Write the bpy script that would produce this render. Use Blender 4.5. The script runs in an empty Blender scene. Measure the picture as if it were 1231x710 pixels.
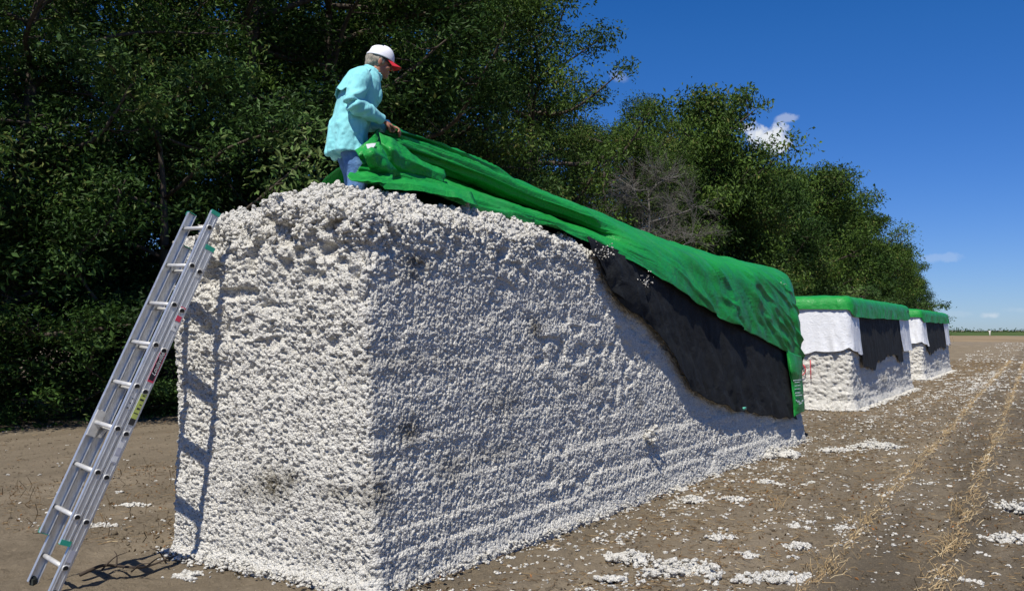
import bpy, bmesh, math, random
import numpy as np
from mathutils import Vector, Matrix
random.seed(7)
sc = bpy.context.scene
COL = sc.collection
R = math.radians

# ------------------------------------------------------------------ camera
F_PX = 1100.0
TH = math.atan(42 / F_PX)
CAMH = 1.72
cam_d = bpy.data.cameras.new('camera')
cam_d.sensor_width = 36.0
cam_d.lens = F_PX / 1231.0 * 36.0
cam_d.clip_start = 0.1
cam_d.clip_end = 20000
cam = bpy.data.objects.new('camera', cam_d)
COL.objects.link(cam)
cam.location = (0, 0, CAMH)
cam.rotation_euler = (math.pi / 2 + TH, 0, 0)
sc.camera = cam
FW = np.array([0, math.cos(TH), math.sin(TH)])
UP = np.array([0, -math.sin(TH), math.cos(TH)])
RT = np.array([1.0, 0, 0])
CC = np.array([0, 0, CAMH])

def ray(px, py):
    return FW + (px - 615.5) / F_PX * RT - (py - 355) / F_PX * UP

def gnd(px, py, z=0.0):
    d = ray(px, py)
    return CC + d * ((z - CAMH) / d[2])

# frame of the near module: U along its length, V across it
U = np.array([0.5447, 0.8386, 0.0])
V = np.array([-0.8386, 0.5447, 0.0])
ZV = np.array([0, 0, 1.0])
NC = np.array([-0.904, 6.043, 0.0])
TAPER = 0.065

def onb(px, py, o):
    """true point on the plane that leans with the module's side, o metres inside it"""
    n = V - TAPER * ZV
    d = ray(px, py)
    return CC + d * (((o - (CC - NC) @ n)) / (d @ n))

# ------------------------------------------------------------------ noise
def _h(i, j, k, s):
    with np.errstate(over='ignore'):
        x = (i.astype(np.uint32) * np.uint32(374761393) + j.astype(np.uint32) * np.uint32(668265263)
             + k.astype(np.uint32) * np.uint32(2147483647) + np.uint32((s * 974634777) & 0xffffffff))
        x = (x ^ (x >> np.uint32(13))) * np.uint32(1274126177)
        x = (x ^ (x >> np.uint32(15))) * np.uint32(2246822519)
        x ^= x >> np.uint32(14)
    return x

def _f(x):
    return (x & np.uint32(0xffff)).astype(np.float32) / 65535.0

def vnoise(P, s=0):
    P = np.asarray(P, np.float32)
    c = np.floor(P).astype(np.int64)
    f = P - c
    f = f * f * (3 - 2 * f)
    out = 0
    for dx in (0, 1):
        wx = f[:, 0] if dx else 1 - f[:, 0]
        for dy in (0, 1):
            wy = f[:, 1] if dy else 1 - f[:, 1]
            for dz in (0, 1):
                wz = f[:, 2] if dz else 1 - f[:, 2]
                out = out + wx * wy * wz * _f(_h(c[:, 0] + dx, c[:, 1] + dy, c[:, 2] + dz, s))
    return out

def fbm(P, s=0, o=4, g=0.5):
    P = np.asarray(P, np.float32)
    a, t, w = 1.0, 0.0, 0.0
    for k in range(o):
        t = t + a * vnoise(P * (2.03 ** k), s + 17 * k)
        w += a
        a *= g
    return t / w            # 0..1

def worley(P, s=0):
    """nearest-feature distance and a random number per cell"""
    P = np.asarray(P, np.float32)
    F1 = np.empty(len(P), np.float32)
    ID = np.empty(len(P), np.float32)
    CH = 120000
    for q in range(0, len(P), CH):
        p = P[q:q + CH]
        c = np.floor(p).astype(np.int64)
        f = (p - c).astype(np.float32)
        best = np.full(len(p), 9.0, np.float32)
        idb = np.zeros(len(p), np.float32)
        for dx in (-1, 0, 1):
            for dy in (-1, 0, 1):
                for dz in (-1, 0, 1):
                    h = _h(c[:, 0] + dx, c[:, 1] + dy, c[:, 2] + dz, s)
                    ax = dx + (h & np.uint32(1023)).astype(np.float32) / 1023 - f[:, 0]
                    ay = dy + ((h >> np.uint32(10)) & np.uint32(1023)).astype(np.float32) / 1023 - f[:, 1]
                    az = dz + ((h >> np.uint32(20)) & np.uint32(1023)).astype(np.float32) / 1023 - f[:, 2]
                    d = ax * ax + ay * ay + az * az
                    m = d < best
                    best = np.where(m, d, best)
                    idb = np.where(m, _f(h >> np.uint32(7)), idb)
        F1[q:q + CH] = np.sqrt(best)
        ID[q:q + CH] = idb
    return F1, ID

def sstep(a, b, x):
    t = np.clip((x - a) / (b - a), 0, 1)
    return t * t * (3 - 2 * t)

# ------------------------------------------------------------------ mesh helpers
def link(o, parent=None):
    COL.objects.link(o)
    if parent is not None:
        o.parent = parent
    return o

def mesh_np(name, verts, faces, mat=None, smooth=True, attrs=None):
    """faces: (n,3) or (n,4) array, or a list of such arrays"""
    me = bpy.data.meshes.new(name)
    verts = np.asarray(verts, np.float32)
    fl = faces if isinstance(faces, list) else [faces]
    fl = [np.asarray(f, np.int32) for f in fl if len(f)]
    loops = np.concatenate([f.ravel() for f in fl])
    tot = np.concatenate([np.full(len(f), f.shape[1], np.int32) for f in fl])
    start = np.concatenate([[0], np.cumsum(tot)[:-1]]).astype(np.int32)
    me.vertices.add(len(verts))
    me.vertices.foreach_set('co', verts.ravel())
    me.loops.add(len(loops))
    me.loops.foreach_set('vertex_index', loops)
    me.polygons.add(len(tot))
    me.polygons.foreach_set('loop_start', start)
    me.polygons.foreach_set('loop_total', tot)
    me.polygons.foreach_set('use_smooth', np.full(len(tot), smooth, bool))
    if attrs:
        for k, v in attrs.items():
            a = me.attributes.new(k, 'FLOAT', 'POINT')
            a.data.foreach_set('value', np.asarray(v, np.float32))
    me.update(calc_edges=True)
    me.validate()
    if mat:
        me.materials.append(mat)
    return me

def obj(name, verts, faces, mat, parent=None, smooth=True, attrs=None):
    return link(bpy.data.objects.new(name, mesh_np(name, verts, faces, mat, smooth, attrs)), parent)

def empty(name, loc=(0, 0, 0), rz=0.0):
    o = bpy.data.objects.new(name, None)
    o.location = loc
    o.rotation_euler = (0, 0, rz)
    o.empty_display_size = 0.2
    return link(o)

def tag(o, label, cat, group=None, kind=None):
    if label:
        o['label'] = label
    if cat:
        o['category'] = cat
    if group:
        o['group'] = group
    if kind:
        o['kind'] = kind
    return o

def gridfaces(n, m, off=0, wrap=False, flip=False):
    i = np.arange(n - 1)[:, None]
    j = np.arange(m if wrap else m - 1)[None, :]
    j2 = (j + 1) % m
    a = (i * m + j).ravel(); b = (i * m + j2).ravel(); c = ((i + 1) * m + j2).ravel(); d = ((i + 1) * m + j).ravel()
    f = np.stack([a, b, c, d] if not flip else [a, d, c, b], 1) + off
    return f

class MB:
    """collects boxes, tubes and lofts into one mesh"""
    def __init__(s):
        s.v, s.q, s.t, s.n = [], [], [], 0
    def add(s, v, q=None, t=None):
        v = np.asarray(v, float)
        if q is not None and len(q):
            s.q.append(np.asarray(q, int) + s.n)
        if t is not None and len(t):
            s.t.append(np.asarray(t, int) + s.n)
        s.v.append(v)
        s.n += len(v)
        return s
    def box(s, o, ax, ay, az):
        """box from corner o along three edge vectors"""
        o, ax, ay, az = map(lambda x: np.asarray(x, float), (o, ax, ay, az))
        v = [o + ax * i + ay * j + az * k for k in (0, 1) for j in (0, 1) for i in (0, 1)]
        q = [[0, 2, 3, 1], [4, 5, 7, 6], [0, 1, 5, 4], [2, 6, 7, 3], [0, 4, 6, 2], [1, 3, 7, 5]]
        return s.add(v, q)
    def rings(s, rings, cap=True, wrap=True):
        rings = np.asarray(rings, float)
        n, m = rings.shape[:2]
        v = rings.reshape(-1, 3)
        q = gridfaces(n, m, 0, wrap)
        t = []
        if cap:
            c0, c1 = rings[0].mean(0), rings[-1].mean(0)
            v = np.vstack([v, c0, c1])
            k = n * m
            for j in range(m):
                t.append([k, (j + 1) % m, j])
                t.append([k + 1, (n - 1) * m + j, (n - 1) * m + (j + 1) % m])
        return s.add(v, q, t)
    def tube(s, pts, rad, seg=8, cap=True):
        pts = np.asarray(pts, float)
        rad = np.broadcast_to(np.asarray(rad, float), (len(pts),))
        T = np.gradient(pts, axis=0)
        T /= np.linalg.norm(T, axis=1)[:, None] + 1e-12
        a = np.array([0, 0, 1.0]) if abs(T[0][2]) < 0.9 else np.array([1.0, 0, 0])
        rs = []
        ang = np.linspace(0, 2 * math.pi, seg, endpoint=False)
        for p, t, r in zip(pts, T, rad):
            x = np.cross(t, a); x /= np.linalg.norm(x) + 1e-12
            y = np.cross(t, x)
            a = -np.cross(t, x) if False else a
            rs.append(p + r * (np.cos(ang)[:, None] * x + np.sin(ang)[:, None] * y))
        return s.rings(rs, cap)
    def ell(s, c, ax, ay, az, n=16, m=10):
        c, ax, ay, az = map(lambda x: np.asarray(x, float), (c, ax, ay, az))
        rs = []
        for ph in np.linspace(0.06, math.pi - 0.06, m):
            a = np.linspace(0, 2 * math.pi, n, endpoint=False)
            rs.append(c + math.sin(ph) * (np.cos(a)[:, None] * ax + np.sin(a)[:, None] * ay) - math.cos(ph) * az)
        return s.rings(rs)
    def arrays(s):
        f = []
        if s.q:
            f.append(np.concatenate(s.q))
        if s.t:
            f.append(np.concatenate(s.t))
        return np.concatenate(s.v), f
    def build(s, name, mat, parent=None, smooth=True):
        v, f = s.arrays()
        return obj(name, v, f, mat, parent, smooth)

def crspline(C, m):
    """Catmull-Rom through control points along axis 0, m samples"""
    C = np.asarray(C, float)
    n = len(C)
    P = np.concatenate([2 * C[:1] - C[1:2], C, 2 * C[-1:] - C[-2:-1]])
    t = np.linspace(0, n - 1, m)
    i = np.minimum(t.astype(int), n - 2)
    f = (t - i).reshape((-1,) + (1,) * (C.ndim - 1))
    p0, p1, p2, p3 = P[i], P[i + 1], P[i + 2], P[i + 3]
    return 0.5 * (2 * p1 + (p2 - p0) * f + (2 * p0 - 5 * p1 + 4 * p2 - p3) * f ** 2 + (3 * p1 - p0 - 3 * p2 + p3) * f ** 3)

def surf(ctrl, n, m):
    a = crspline(np.asarray(ctrl, float), n)
    return np.swapaxes(crspline(np.swapaxes(a, 0, 1), m), 0, 1)

def gnormals(G):
    du = np.gradient(G, axis=0); dv = np.gradient(G, axis=1)
    n = np.cross(du, dv)
    return n / (np.linalg.norm(n, axis=2, keepdims=True) + 1e-9)

def remeshed(mb, voxel, smooth_iter=0, disp=None):
    """one continuous skin round overlapping closed lofts"""
    v, f = mb.arrays()
    me = mesh_np('tmp', v, f)
    o = bpy.data.objects.new('tmp', me)
    COL.objects.link(o)
    md = o.modifiers.new('r', 'REMESH')
    md.mode = 'VOXEL'
    md.voxel_size = voxel
    if smooth_iter:
        sm = o.modifiers.new('s', 'SMOOTH')
        sm.factor = 0.5
        sm.iterations = smooth_iter
    dg = bpy.context.evaluated_depsgraph_get()
    dg.update()
    me2 = bpy.data.meshes.new_from_object(o.evaluated_get(dg))
    bpy.data.objects.remove(o)
    n = len(me2.vertices)
    co = np.empty(n * 3, np.float32); me2.vertices.foreach_get('co', co)
    no = np.empty(n * 3, np.float32); me2.vertices.foreach_get('normal', no)
    co = co.reshape(-1, 3); no = no.reshape(-1, 3)
    if disp is not None:
        co = disp(co, no)
        me2.vertices.foreach_set('co', co.ravel().astype(np.float32))
    me2.polygons.foreach_set('use_smooth', np.ones(len(me2.polygons), bool))
    me2.update()
    return me2

def text_mesh(txt, size, shear=0.0, extrude=0.0):
    c = bpy.data.curves.new('t', 'FONT')
    c.body = txt
    c.size = size
    c.shear = shear
    c.align_x = 'CENTER'; c.align_y = 'CENTER'
    c.extrude = extrude
    o = bpy.data.objects.new('t', c)
    COL.objects.link(o)
    dg = bpy.context.evaluated_depsgraph_get(); dg.update()
    me = bpy.data.meshes.new_from_object(o.evaluated_get(dg))
    bpy.data.objects.remove(o)
    return me

# ------------------------------------------------------------------ materials
class NT:
    def __init__(s, name):
        s.m = bpy.data.materials.new(name)
        s.m.use_nodes = True
        s.t = s.m.node_tree
        s.b = s.t.nodes['Principled BSDF']
        s.out = s.t.nodes['Material Output']
    def n(s, typ, **kw):
        nd = s.t.nodes.new(typ)
        for k, v in kw.items():
            setattr(nd, k, v)
        return nd
    def l(s, a, b):
        s.t.links.new(a, b)
    def coord(s, which='Object'):
        return s.n('ShaderNodeTexCoord').outputs[which]
    def map(s, src, scale=(1, 1, 1), rot=(0, 0, 0), loc=(0, 0, 0)):
        mp = s.n('ShaderNodeMapping')
        mp.inputs['Scale'].default_value = scale
        mp.inputs['Rotation'].default_value = rot
        mp.inputs['Location'].default_value = loc
        s.l(src, mp.inputs['Vector'])
        return mp.outputs[0]
    def noise(s, vec, scale, detail=4, rough=0.55, dist=0.0):
        nd = s.n('ShaderNodeTexNoise')
        nd.inputs['Scale'].default_value = scale
        nd.inputs['Detail'].default_value = detail
        nd.inputs['Roughness'].default_value = rough
        nd.inputs['Distortion'].default_value = dist
        s.l(vec, nd.inputs['Vector'])
        return nd.outputs['Fac']
    def voro(s, vec, scale, out='Distance', feature='F1'):
        nd = s.n('ShaderNodeTexVoronoi', feature=feature)
        nd.inputs['Scale'].default_value = scale
        s.l(vec, nd.inputs['Vector'])
        return nd.outputs[out]
    def ramp(s, src, stops, interp='LINEAR'):
        nd = s.n('ShaderNodeValToRGB')
        nd.color_ramp.interpolation = interp
        e = nd.color_ramp.elements
        while len(e) < len(stops):
            e.new(0.5)
        for k, (p, c) in enumerate(stops):
            e[k].position = p
            e[k].color = (*c, 1) if len(c) == 3 else c
        s.l(src, nd.inputs['Fac'])
        return nd.outputs['Color']
    def rng(s, src, a, b, c=0.0, d=1.0):
        nd = s.n('ShaderNodeMapRange')
        for k, v in zip(('From Min', 'From Max', 'To Min', 'To Max'), (a, b, c, d)):
            nd.inputs[k].default_value = v
        s.l(src, nd.inputs['Value'])
        return nd.outputs[0]
    def math(s, op, a, b=None, clamp=False):
        nd = s.n('ShaderNodeMath', operation=op, use_clamp=clamp)
        for i, x in enumerate((a, b)):
            if x is None:
                continue
            if isinstance(x, (int, float)):
                nd.inputs[i].default_value = x
            else:
                s.l(x, nd.inputs[i])
        return nd.outputs[0]
    def mix(s, fac, a, b):
        nd = s.n('ShaderNodeMix', data_type='RGBA')
        for sock, x in ((nd.inputs[0], fac), (nd.inputs[6], a), (nd.inputs[7], b)):
            if isinstance(x, (int, float)):
                sock.default_value = x
            elif isinstance(x, tuple):
                sock.default_value = (*x, 1)
            else:
                s.l(x, sock)
        return nd.outputs[2]
    def attr(s, name):
        return s.n('ShaderNodeAttribute', attribute_name=name).outputs['Fac']
    def bump(s, h, dist=0.01, strength=1.0, prev=None):
        nd = s.n('ShaderNodeBump')
        nd.inputs['Distance'].default_value = dist
        nd.inputs['Strength'].default_value = strength
        s.l(h, nd.inputs['Height'])
        if prev is not None:
            s.l(prev, nd.inputs['Normal'])
        return nd.outputs[0]
    def set(s, **kw):
        names = dict(color='Base Color', rough='Roughness', metal='Metallic', spec='Specular IOR Level', normal='Normal',
                     sheen='Sheen Weight', trans='Transmission Weight', sss='Subsurface Weight')
        for k, v in kw.items():
            sock = s.b.inputs[names[k]]
            if isinstance(v, (int, float)):
                sock.default_value = v
            elif isinstance(v, tuple):
                sock.default_value = (*v, 1)
            else:
                s.l(v, sock)
        return s

M = {}

def simple(name, col, rough=0.6, metal=0.0, spec=0.4, nscale=20, var=0.12, bump=0.0, bscale=200):
    t = NT(name)
    co = t.coord()
    n = t.noise(co, nscale)
    lo = tuple(c * (1 - var) for c in col); hi = tuple(min(1, c * (1 + var)) for c in col)
    t.set(color=t.ramp(n, [(0.3, lo), (0.7, hi)]), rough=rough, metal=metal, spec=spec)
    if bump:
        t.set(normal=t.bump(t.noise(co, bscale, 5), bump))
    M[name] = t.m
    return t.m

# cotton: white lint, dark flecks for leaf trash and painted shade of gaps, brown stains where the attribute 'stain' is high
def cotton_mat(name, fleck=0.585):
    t = NT(name)
    co = t.coord()
    base = t.ramp(t.noise(co, 12, 6, 0.7), [(0.3, (0.72, 0.695, 0.625)), (0.7, (0.86, 0.835, 0.765))])
    fl = t.rng(t.noise(co, 95, 2, 0.6), fleck, fleck + 0.04)
    fl2 = t.rng(t.noise(co, 2.6, 4), 0.36, 0.60, 0.45, 1.0)
    c1 = t.mix(t.math('MULTIPLY', t.math('MULTIPLY', fl, fl2), 0.85), base, (0.10, 0.075, 0.045))
    st = t.attr('stain')
    sn = t.rng(t.noise(co, 45, 4, 0.7), 0.32, 0.53)
    stf = t.math('MULTIPLY', st, sn, True)
    c2 = t.mix(stf, c1, (0.105, 0.085, 0.045))
    t.set(color=c2, rough=0.95, spec=0.12)
    h = t.math('ADD', t.noise(co, 130, 4, 0.7), t.math('MULTIPLY', t.voro(co, 62), -1.0))
    t.set(normal=t.bump(h, 0.022, 0.9))
    M[name] = t.m
    return t.m

cotton_mat('cotton')

def tarp_mat(name, col, dark, dust, rough=0.38, stain=(0.45, 0.7)):
    t = NT(name)
    co = t.coord()
    n1 = t.rng(t.noise(co, 2.2, 5, 0.6), stain[0], stain[1])
    c = t.mix(t.math('MULTIPLY', t.math('MULTIPLY', n1, t.attr('stain')), 0.6), col, dark)
    n2 = t.rng(t.noise(co, 3.5, 6, 0.7, 0.6), 0.52, 0.85)
    c = t.mix(t.math('MULTIPLY', n2, 0.45), c, dust)
    n3 = t.rng(t.noise(t.map(co, (1, 1, 1), (0.4, 0.2, 0.9)), 26, 4, 0.7), 0.66, 0.74)
    c = t.mix(t.math('MULTIPLY', n3, 0.35), c, dust)
    t.set(color=c, rough=t.rng(t.noise(co, 5, 4), 0.3, 0.7, rough - 0.07, rough + 0.14), spec=0.32)
    cr = t.math('ABSOLUTE', t.math('SUBTRACT', t.noise(co, 7, 3, 0.5, 0.8), 0.5))
    b = t.bump(cr, 0.05, 0.35)
    cr2 = t.math('ABSOLUTE', t.math('SUBTRACT', t.noise(t.map(co, (1, 1, 1.6), (.5, .3, .2)), 19, 2, 0.5, 0.6), 0.5))
    b = t.bump(t.rng(cr2, 0, .06), 0.005, 0.5, b)
    t.set(normal=b)
    M[name] = t.m

tarp_mat('green_tarp', (0.012, 0.265, 0.040), (0.012, 0.100, 0.034), (0.11, 0.33, 0.15), 0.42)
tarp_mat('white_tarp', (0.72, 0.73, 0.75), (0.5, 0.5, 0.5), (0.62, 0.61, 0.58), 0.45)
tarp_mat('black_mesh', (0.0065, 0.0075, 0.0080), (0.005, 0.006, 0.007), (0.060, 0.066, 0.066), 0.8)
simple('white_print', (0.62, 0.7, 0.64), 0.6)
simple('red_spray', (0.55, 0.03, 0.05), 0.8)
simple('grey_tag', (0.55, 0.57, 0.58), 0.5)

# aluminium
t = NT('aluminium')
co = t.coord()
c = t.ramp(t.noise(t.map(co, (60, 60, 4)), 1.0, 4), [(0.3, (0.60, 0.61, 0.62)), (0.75, (0.76, 0.77, 0.78))])
c = t.mix(t.rng(t.noise(co, 14, 5, 0.7), 0.6, 0.75, 0, 0.5), c, (0.30, 0.29, 0.27))
t.set(color=c, metal=0.75, rough=t.rng(t.noise(co, 30, 4), 0.3, 0.7, 0.34, 0.52), spec=0.5)
t.set(normal=t.bump(t.noise(t.map(co, (200, 200, 8)), 1.0, 3), 0.0006))
M['aluminium'] = t.m
simple('rung_metal', (0.60, 0.59, 0.56), 0.5, 0.35)
simple('hole_shade_rivet', (0.012, 0.012, 0.012), 0.8)  # black of the rivets and of the shade painted inside hollow rungs
simple('end_cap_green', (0.03, 0.32, 0.22), 0.5)
simple('rubber', (0.03, 0.035, 0.03), 0.8)
simple('label_black', (0.012, 0.012, 0.02), 0.35)
simple('label_red', (0.62, 0.05, 0.10), 0.4)
simple('label_yellow', (0.45, 0.52, 0.12), 0.4)
simple('label_white', (0.70, 0.70, 0.68), 0.4)
simple('label_ink', (0.03, 0.03, 0.03), 0.5)
simple('label_silver', (0.45, 0.45, 0.50), 0.4)

# person
t = NT('skin'); co = t.coord()
t.set(color=t.ramp(t.noise(co, 18, 4), [(0.3, (0.30, 0.125, 0.075)), (0.7, (0.42, 0.19, 0.12))]), rough=0.5, spec=0.35)
t.set(normal=t.bump(t.noise(co, 260, 3), 0.0015)); M['skin'] = t.m
t = NT('aqua_shirt'); co = t.coord()
c = t.ramp(t.noise(co, 8, 4), [(0.3, (0.21, 0.59, 0.62)), (0.7, (0.28, 0.69, 0.71))])
t.set(color=c, rough=0.8, spec=0.2, sheen=0.1)
b = t.bump(t.noise(t.map(co, (1, 1, 0.5)), 22, 4, 0.5, 0.5), 0.012, 0.5)
t.set(normal=t.bump(t.noise(co, 900, 2), 0.0006, 0.5, b)); M['aqua_shirt'] = t.m
t = NT('denim'); co = t.coord()
c = t.ramp(t.noise(co, 14, 6, 0.7), [(0.25, (0.055, 0.12, 0.26)), (0.55, (0.11, 0.22, 0.42)), (0.8, (0.26, 0.38, 0.55))])
t.set(color=c, rough=0.85, spec=0.15); t.set(normal=t.bump(t.noise(co, 60, 5), 0.006)); M['denim'] = t.m
simple('cap_white', (0.80, 0.80, 0.84), 0.75, var=0.05, bump=0.001, bscale=600)
simple('cap_red', (0.62, 0.025, 0.035), 0.6)
t = NT('grey_hair'); co = t.coord()
t.set(color=t.ramp(t.noise(t.map(co, (120, 120, 20)), 1.0, 3), [(0.3, (0.16, 0.14, 0.11)), (0.7, (0.42, 0.37, 0.28))]), rough=0.6)
t.set(normal=t.bump(t.noise(t.map(co, (160, 160, 25)), 1.0, 3), 0.006)); M['grey_hair'] = t.m
simple('boot_leather', (0.08, 0.045, 0.025), 0.6)
simple('eye_dark', (0.02, 0.015, 0.012), 0.25)

# foliage
def leaf_mat(name, stops, transl=0.22):
    t = NT(name)
    c = t.ramp(t.attr('tint'), stops)
    t.set(color=c, rough=0.55, spec=0.16)
    tr = t.n('ShaderNodeBsdfTranslucent')
    t.l(c, tr.inputs['Color'])
    mx = t.n('ShaderNodeMixShader')
    mx.inputs[0].default_value = transl
    t.l(t.b.outputs[0], mx.inputs[1]); t.l(tr.outputs[0], mx.inputs[2])
    t.l(mx.outputs[0], t.out.inputs['Surface'])
    M[name] = t.m

leaf_mat('leaf_deep', [(0.0, (0.017, 0.042, 0.008)), (0.5, (0.036, 0.078, 0.014)), (0.9, (0.074, 0.138, 0.026)), (1.0, (0.13, 0.15, 0.04))])
leaf_mat('leaf_olive', [(0.0, (0.024, 0.048, 0.009)), (0.5, (0.062, 0.114, 0.018)), (0.9, (0.112, 0.188, 0.031)), (1.0, (0.17, 0.17, 0.05))])
leaf_mat('leaf_bright', [(0.0, (0.024, 0.050, 0.014)), (0.5, (0.060, 0.120, 0.028)), (0.9, (0.10, 0.18, 0.045)), (1.0, (0.14, 0.19, 0.06))])
t = NT('bark'); co = t.coord()
t.set(color=t.ramp(t.noise(t.map(co, (6, 6, 1.2)), 2.0, 6, 0.7), [(0.3, (0.035, 0.028, 0.022)), (0.7, (0.12, 0.10, 0.08))]), rough=0.95, spec=0.1)
t.set(normal=t.bump(t.noise(t.map(co, (8, 8, 1.5)), 3.0, 5), 0.03)); M['bark'] = t.m
t = NT('dead_wood'); co = t.coord()
t.set(color=t.ramp(t.noise(t.map(co, (6, 6, 1.2)), 3.0, 6, 0.7), [(0.3, (0.085, 0.082, 0.075)), (0.7, (0.20, 0.19, 0.17))]), rough=0.9, spec=0.1)
M['dead_wood'] = t.m

# ground debris, colour by random attribute per piece
t = NT('straw')
t.set(color=t.ramp(t.attr('tint'), [(0.0, (0.06, 0.042, 0.024)), (0.4, (0.19, 0.125, 0.065)), (0.75, (0.36, 0.255, 0.13)), (1.0, (0.50, 0.40, 0.24))]), rough=0.8, spec=0.15)
M['straw'] = t.m
t = NT('dry_leaf')
t.set(color=t.ramp(t.attr('tint'), [(0.0, (0.06, 0.04, 0.022)), (0.55, (0.15, 0.085, 0.035)), (0.9, (0.30, 0.13, 0.045)), (1.0, (0.40, 0.22, 0.10))]), rough=0.8, spec=0.15)
M['dry_leaf'] = t.m

# ------------------------------------------------------------------ light and sky
SUN_AZ, SUN_EL = 20.8, 58.0            # direction the light travels (from +Y towards +X) and its height
sd = np.array([math.sin(R(SUN_AZ)) * math.cos(R(SUN_EL)), math.cos(R(SUN_AZ)) * math.cos(R(SUN_EL)), -math.sin(R(SUN_EL))])
sl = bpy.data.lights.new('sun', 'SUN')
sl.energy = 5.0
sl.angle = R(0.53)
sl.color = (1.0, 0.95, 0.86)
so = link(bpy.data.objects.new('sun', sl))
so.location = (-20, -40, 60)
so.rotation_euler = Vector(sd).to_track_quat('-Z', 'Y').to_euler()

w = bpy.data.worlds.new('World')
sc.world = w
w.use_nodes = True
wt = w.node_tree
for n in list(wt.nodes):
    wt.nodes.remove(n)
def WN(typ, **kw):
    n = wt.nodes.new(typ)
    for k, v in kw.items():
        setattr(n, k, v)
    return n
def WM(op, a, b=None, clamp=False):
    n = WN('ShaderNodeMath', operation=op, use_clamp=clamp)
    for i, x in enumerate((a, b)):
        if x is None: continue
        if isinstance(x, (int, float)): n.inputs[i].default_value = x
        else: wt.links.new(x, n.inputs[i])
    return n.outputs[0]
sky = WN('ShaderNodeTexSky', sky_type='NISHITA')
sky.sun_disc = False
sky.sun_elevation = R(SUN_EL)
sky.sun_rotation = R(180 + SUN_AZ)
sky.altitude = 900
sky.air_density = 1.0
sky.dust_density = 0.1
sky.ozone_density = 3.2
hs = WN('ShaderNodeHueSaturation')
hs.inputs['Saturation'].default_value = 1.3
sky_t = WN('ShaderNodeMix', data_type='RGBA', blend_type='MULTIPLY'); sky_t.inputs[0].default_value = 1.0; sky_t.inputs[7].default_value = (0.955, 0.94, 1.14, 1)
wt.links.new(sky.outputs[0], sky_t.inputs[6]); wt.links.new(sky_t.outputs[2], hs.inputs['Color'])
tc = WN('ShaderNodeTexCoord')
wn = WN('ShaderNodeTexNoise'); wn.inputs['Scale'].default_value = 38; wn.inputs['Detail'].default_value = 6; wn.inputs['Roughness'].default_value = 0.62
wt.links.new(tc.outputs['Generated'], wn.inputs['Vector'])
nz = WM('SUBTRACT', wn.outputs['Fac'], 0.5)
mask = 0.0
# clouds: direction, half width, half height (radians), density
for px, py, wx, wz, den in [(924, 166, .018, .015, 1.0), (935, 177, .014, .008, .8), (894, 153, .007, .004, .8), (944, 142, .014, .004, .35),
                            (744, 93, .010, .006, .18), (1192, 379, .008, .003, .4), (1150, 377, .012, .003, .08), (1128, 309, .02, .004, .16),
                            (1090, 372, .02, .005, .08), (1225, 372, .012, .003, .10)]:
    d = ray(px, py); d = d / np.linalg.norm(d)
    sub = WN('ShaderNodeVectorMath', operation='SUBTRACT')
    wt.links.new(tc.outputs['Generated'], sub.inputs[0]); sub.inputs[1].default_value = d
    mul = WN('ShaderNodeVectorMath', operation='MULTIPLY')
    wt.links.new(sub.outputs[0], mul.inputs[0]); mul.inputs[1].default_value = (1 / wx, 1 / wx, 1 / wz)
    ln = WN('ShaderNodeVectorMath', operation='LENGTH')
    wt.links.new(mul.outputs[0], ln.inputs[0])
    e = WM('ADD', ln.outputs['Value'], WM('MULTIPLY', nz, 4.2))
    mr = WN('ShaderNodeMapRange', interpolation_type='SMOOTHSTEP')
    mr.inputs['From Min'].default_value = 1.15; mr.inputs['From Max'].default_value = 0.25
    mr.inputs['To Min'].default_value = 0; mr.inputs['To Max'].default_value = den
    wt.links.new(e, mr.inputs['Value'])
    mask = mr.outputs[0] if isinstance(mask, float) else WM('MAXIMUM', mask, mr.outputs[0])
cm = WN('ShaderNodeMix', data_type='RGBA')
wt.links.new(mask, cm.inputs[0]); wt.links.new(hs.outputs[0], cm.inputs[6]); cm.inputs[7].default_value = (8.6, 9.0, 9.6, 1)
sz = WN('ShaderNodeSeparateXYZ'); wt.links.new(tc.outputs['Generated'], sz.inputs[0])
gr = WN('ShaderNodeValToRGB'); gr.color_ramp.elements[0].position = 0.0; gr.color_ramp.elements[0].color = (.50, .70, .93, 1)
gr.color_ramp.elements[1].position = .30; gr.color_ramp.elements[1].color = (1, 1, 1, 1)
wt.links.new(sz.outputs['Z'], gr.inputs['Fac'])
gm = WN('ShaderNodeMix', data_type='RGBA', blend_type='MULTIPLY'); gm.inputs[0].default_value = 1
wt.links.new(hs.outputs[0], gm.inputs[6]); wt.links.new(gr.outputs[0], gm.inputs[7]); wt.links.new(gm.outputs[2], cm.inputs[6])
bg = WN('ShaderNodeBackground'); bg.inputs['Strength'].default_value = 0.080
wo = WN('ShaderNodeOutputWorld')
wt.links.new(cm.outputs[2], bg.inputs['Color']); wt.links.new(bg.outputs[0], wo.inputs['Surface'])

sc.view_settings.view_transform = 'Standard'
sc.view_settings.look = 'None'
sc.view_settings.exposure = 0.18
sc.view_settings.gamma = 1.0
sc.view_settings.use_curve_mapping = False
sc.cycles.max_bounces = 8
sc.cycles.diffuse_bounces = 4
sc.cycles.transparent_max_bounces = 4

# ------------------------------------------------------------------ ground
RD = np.array([0.497, 0.868, 0]); PD = np.array([0.868, -0.497, 0])
GROT = math.atan2(PD[1], PD[0])
ROW0, ROWS = -1.33, 0.74

def pq(x, y):
    return x * PD[0] + y * PD[1], x * RD[0] + y * RD[1]
def xy(p, q):
    return p * PD[0] + q * RD[0], p * PD[1] + q * RD[1]

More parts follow.
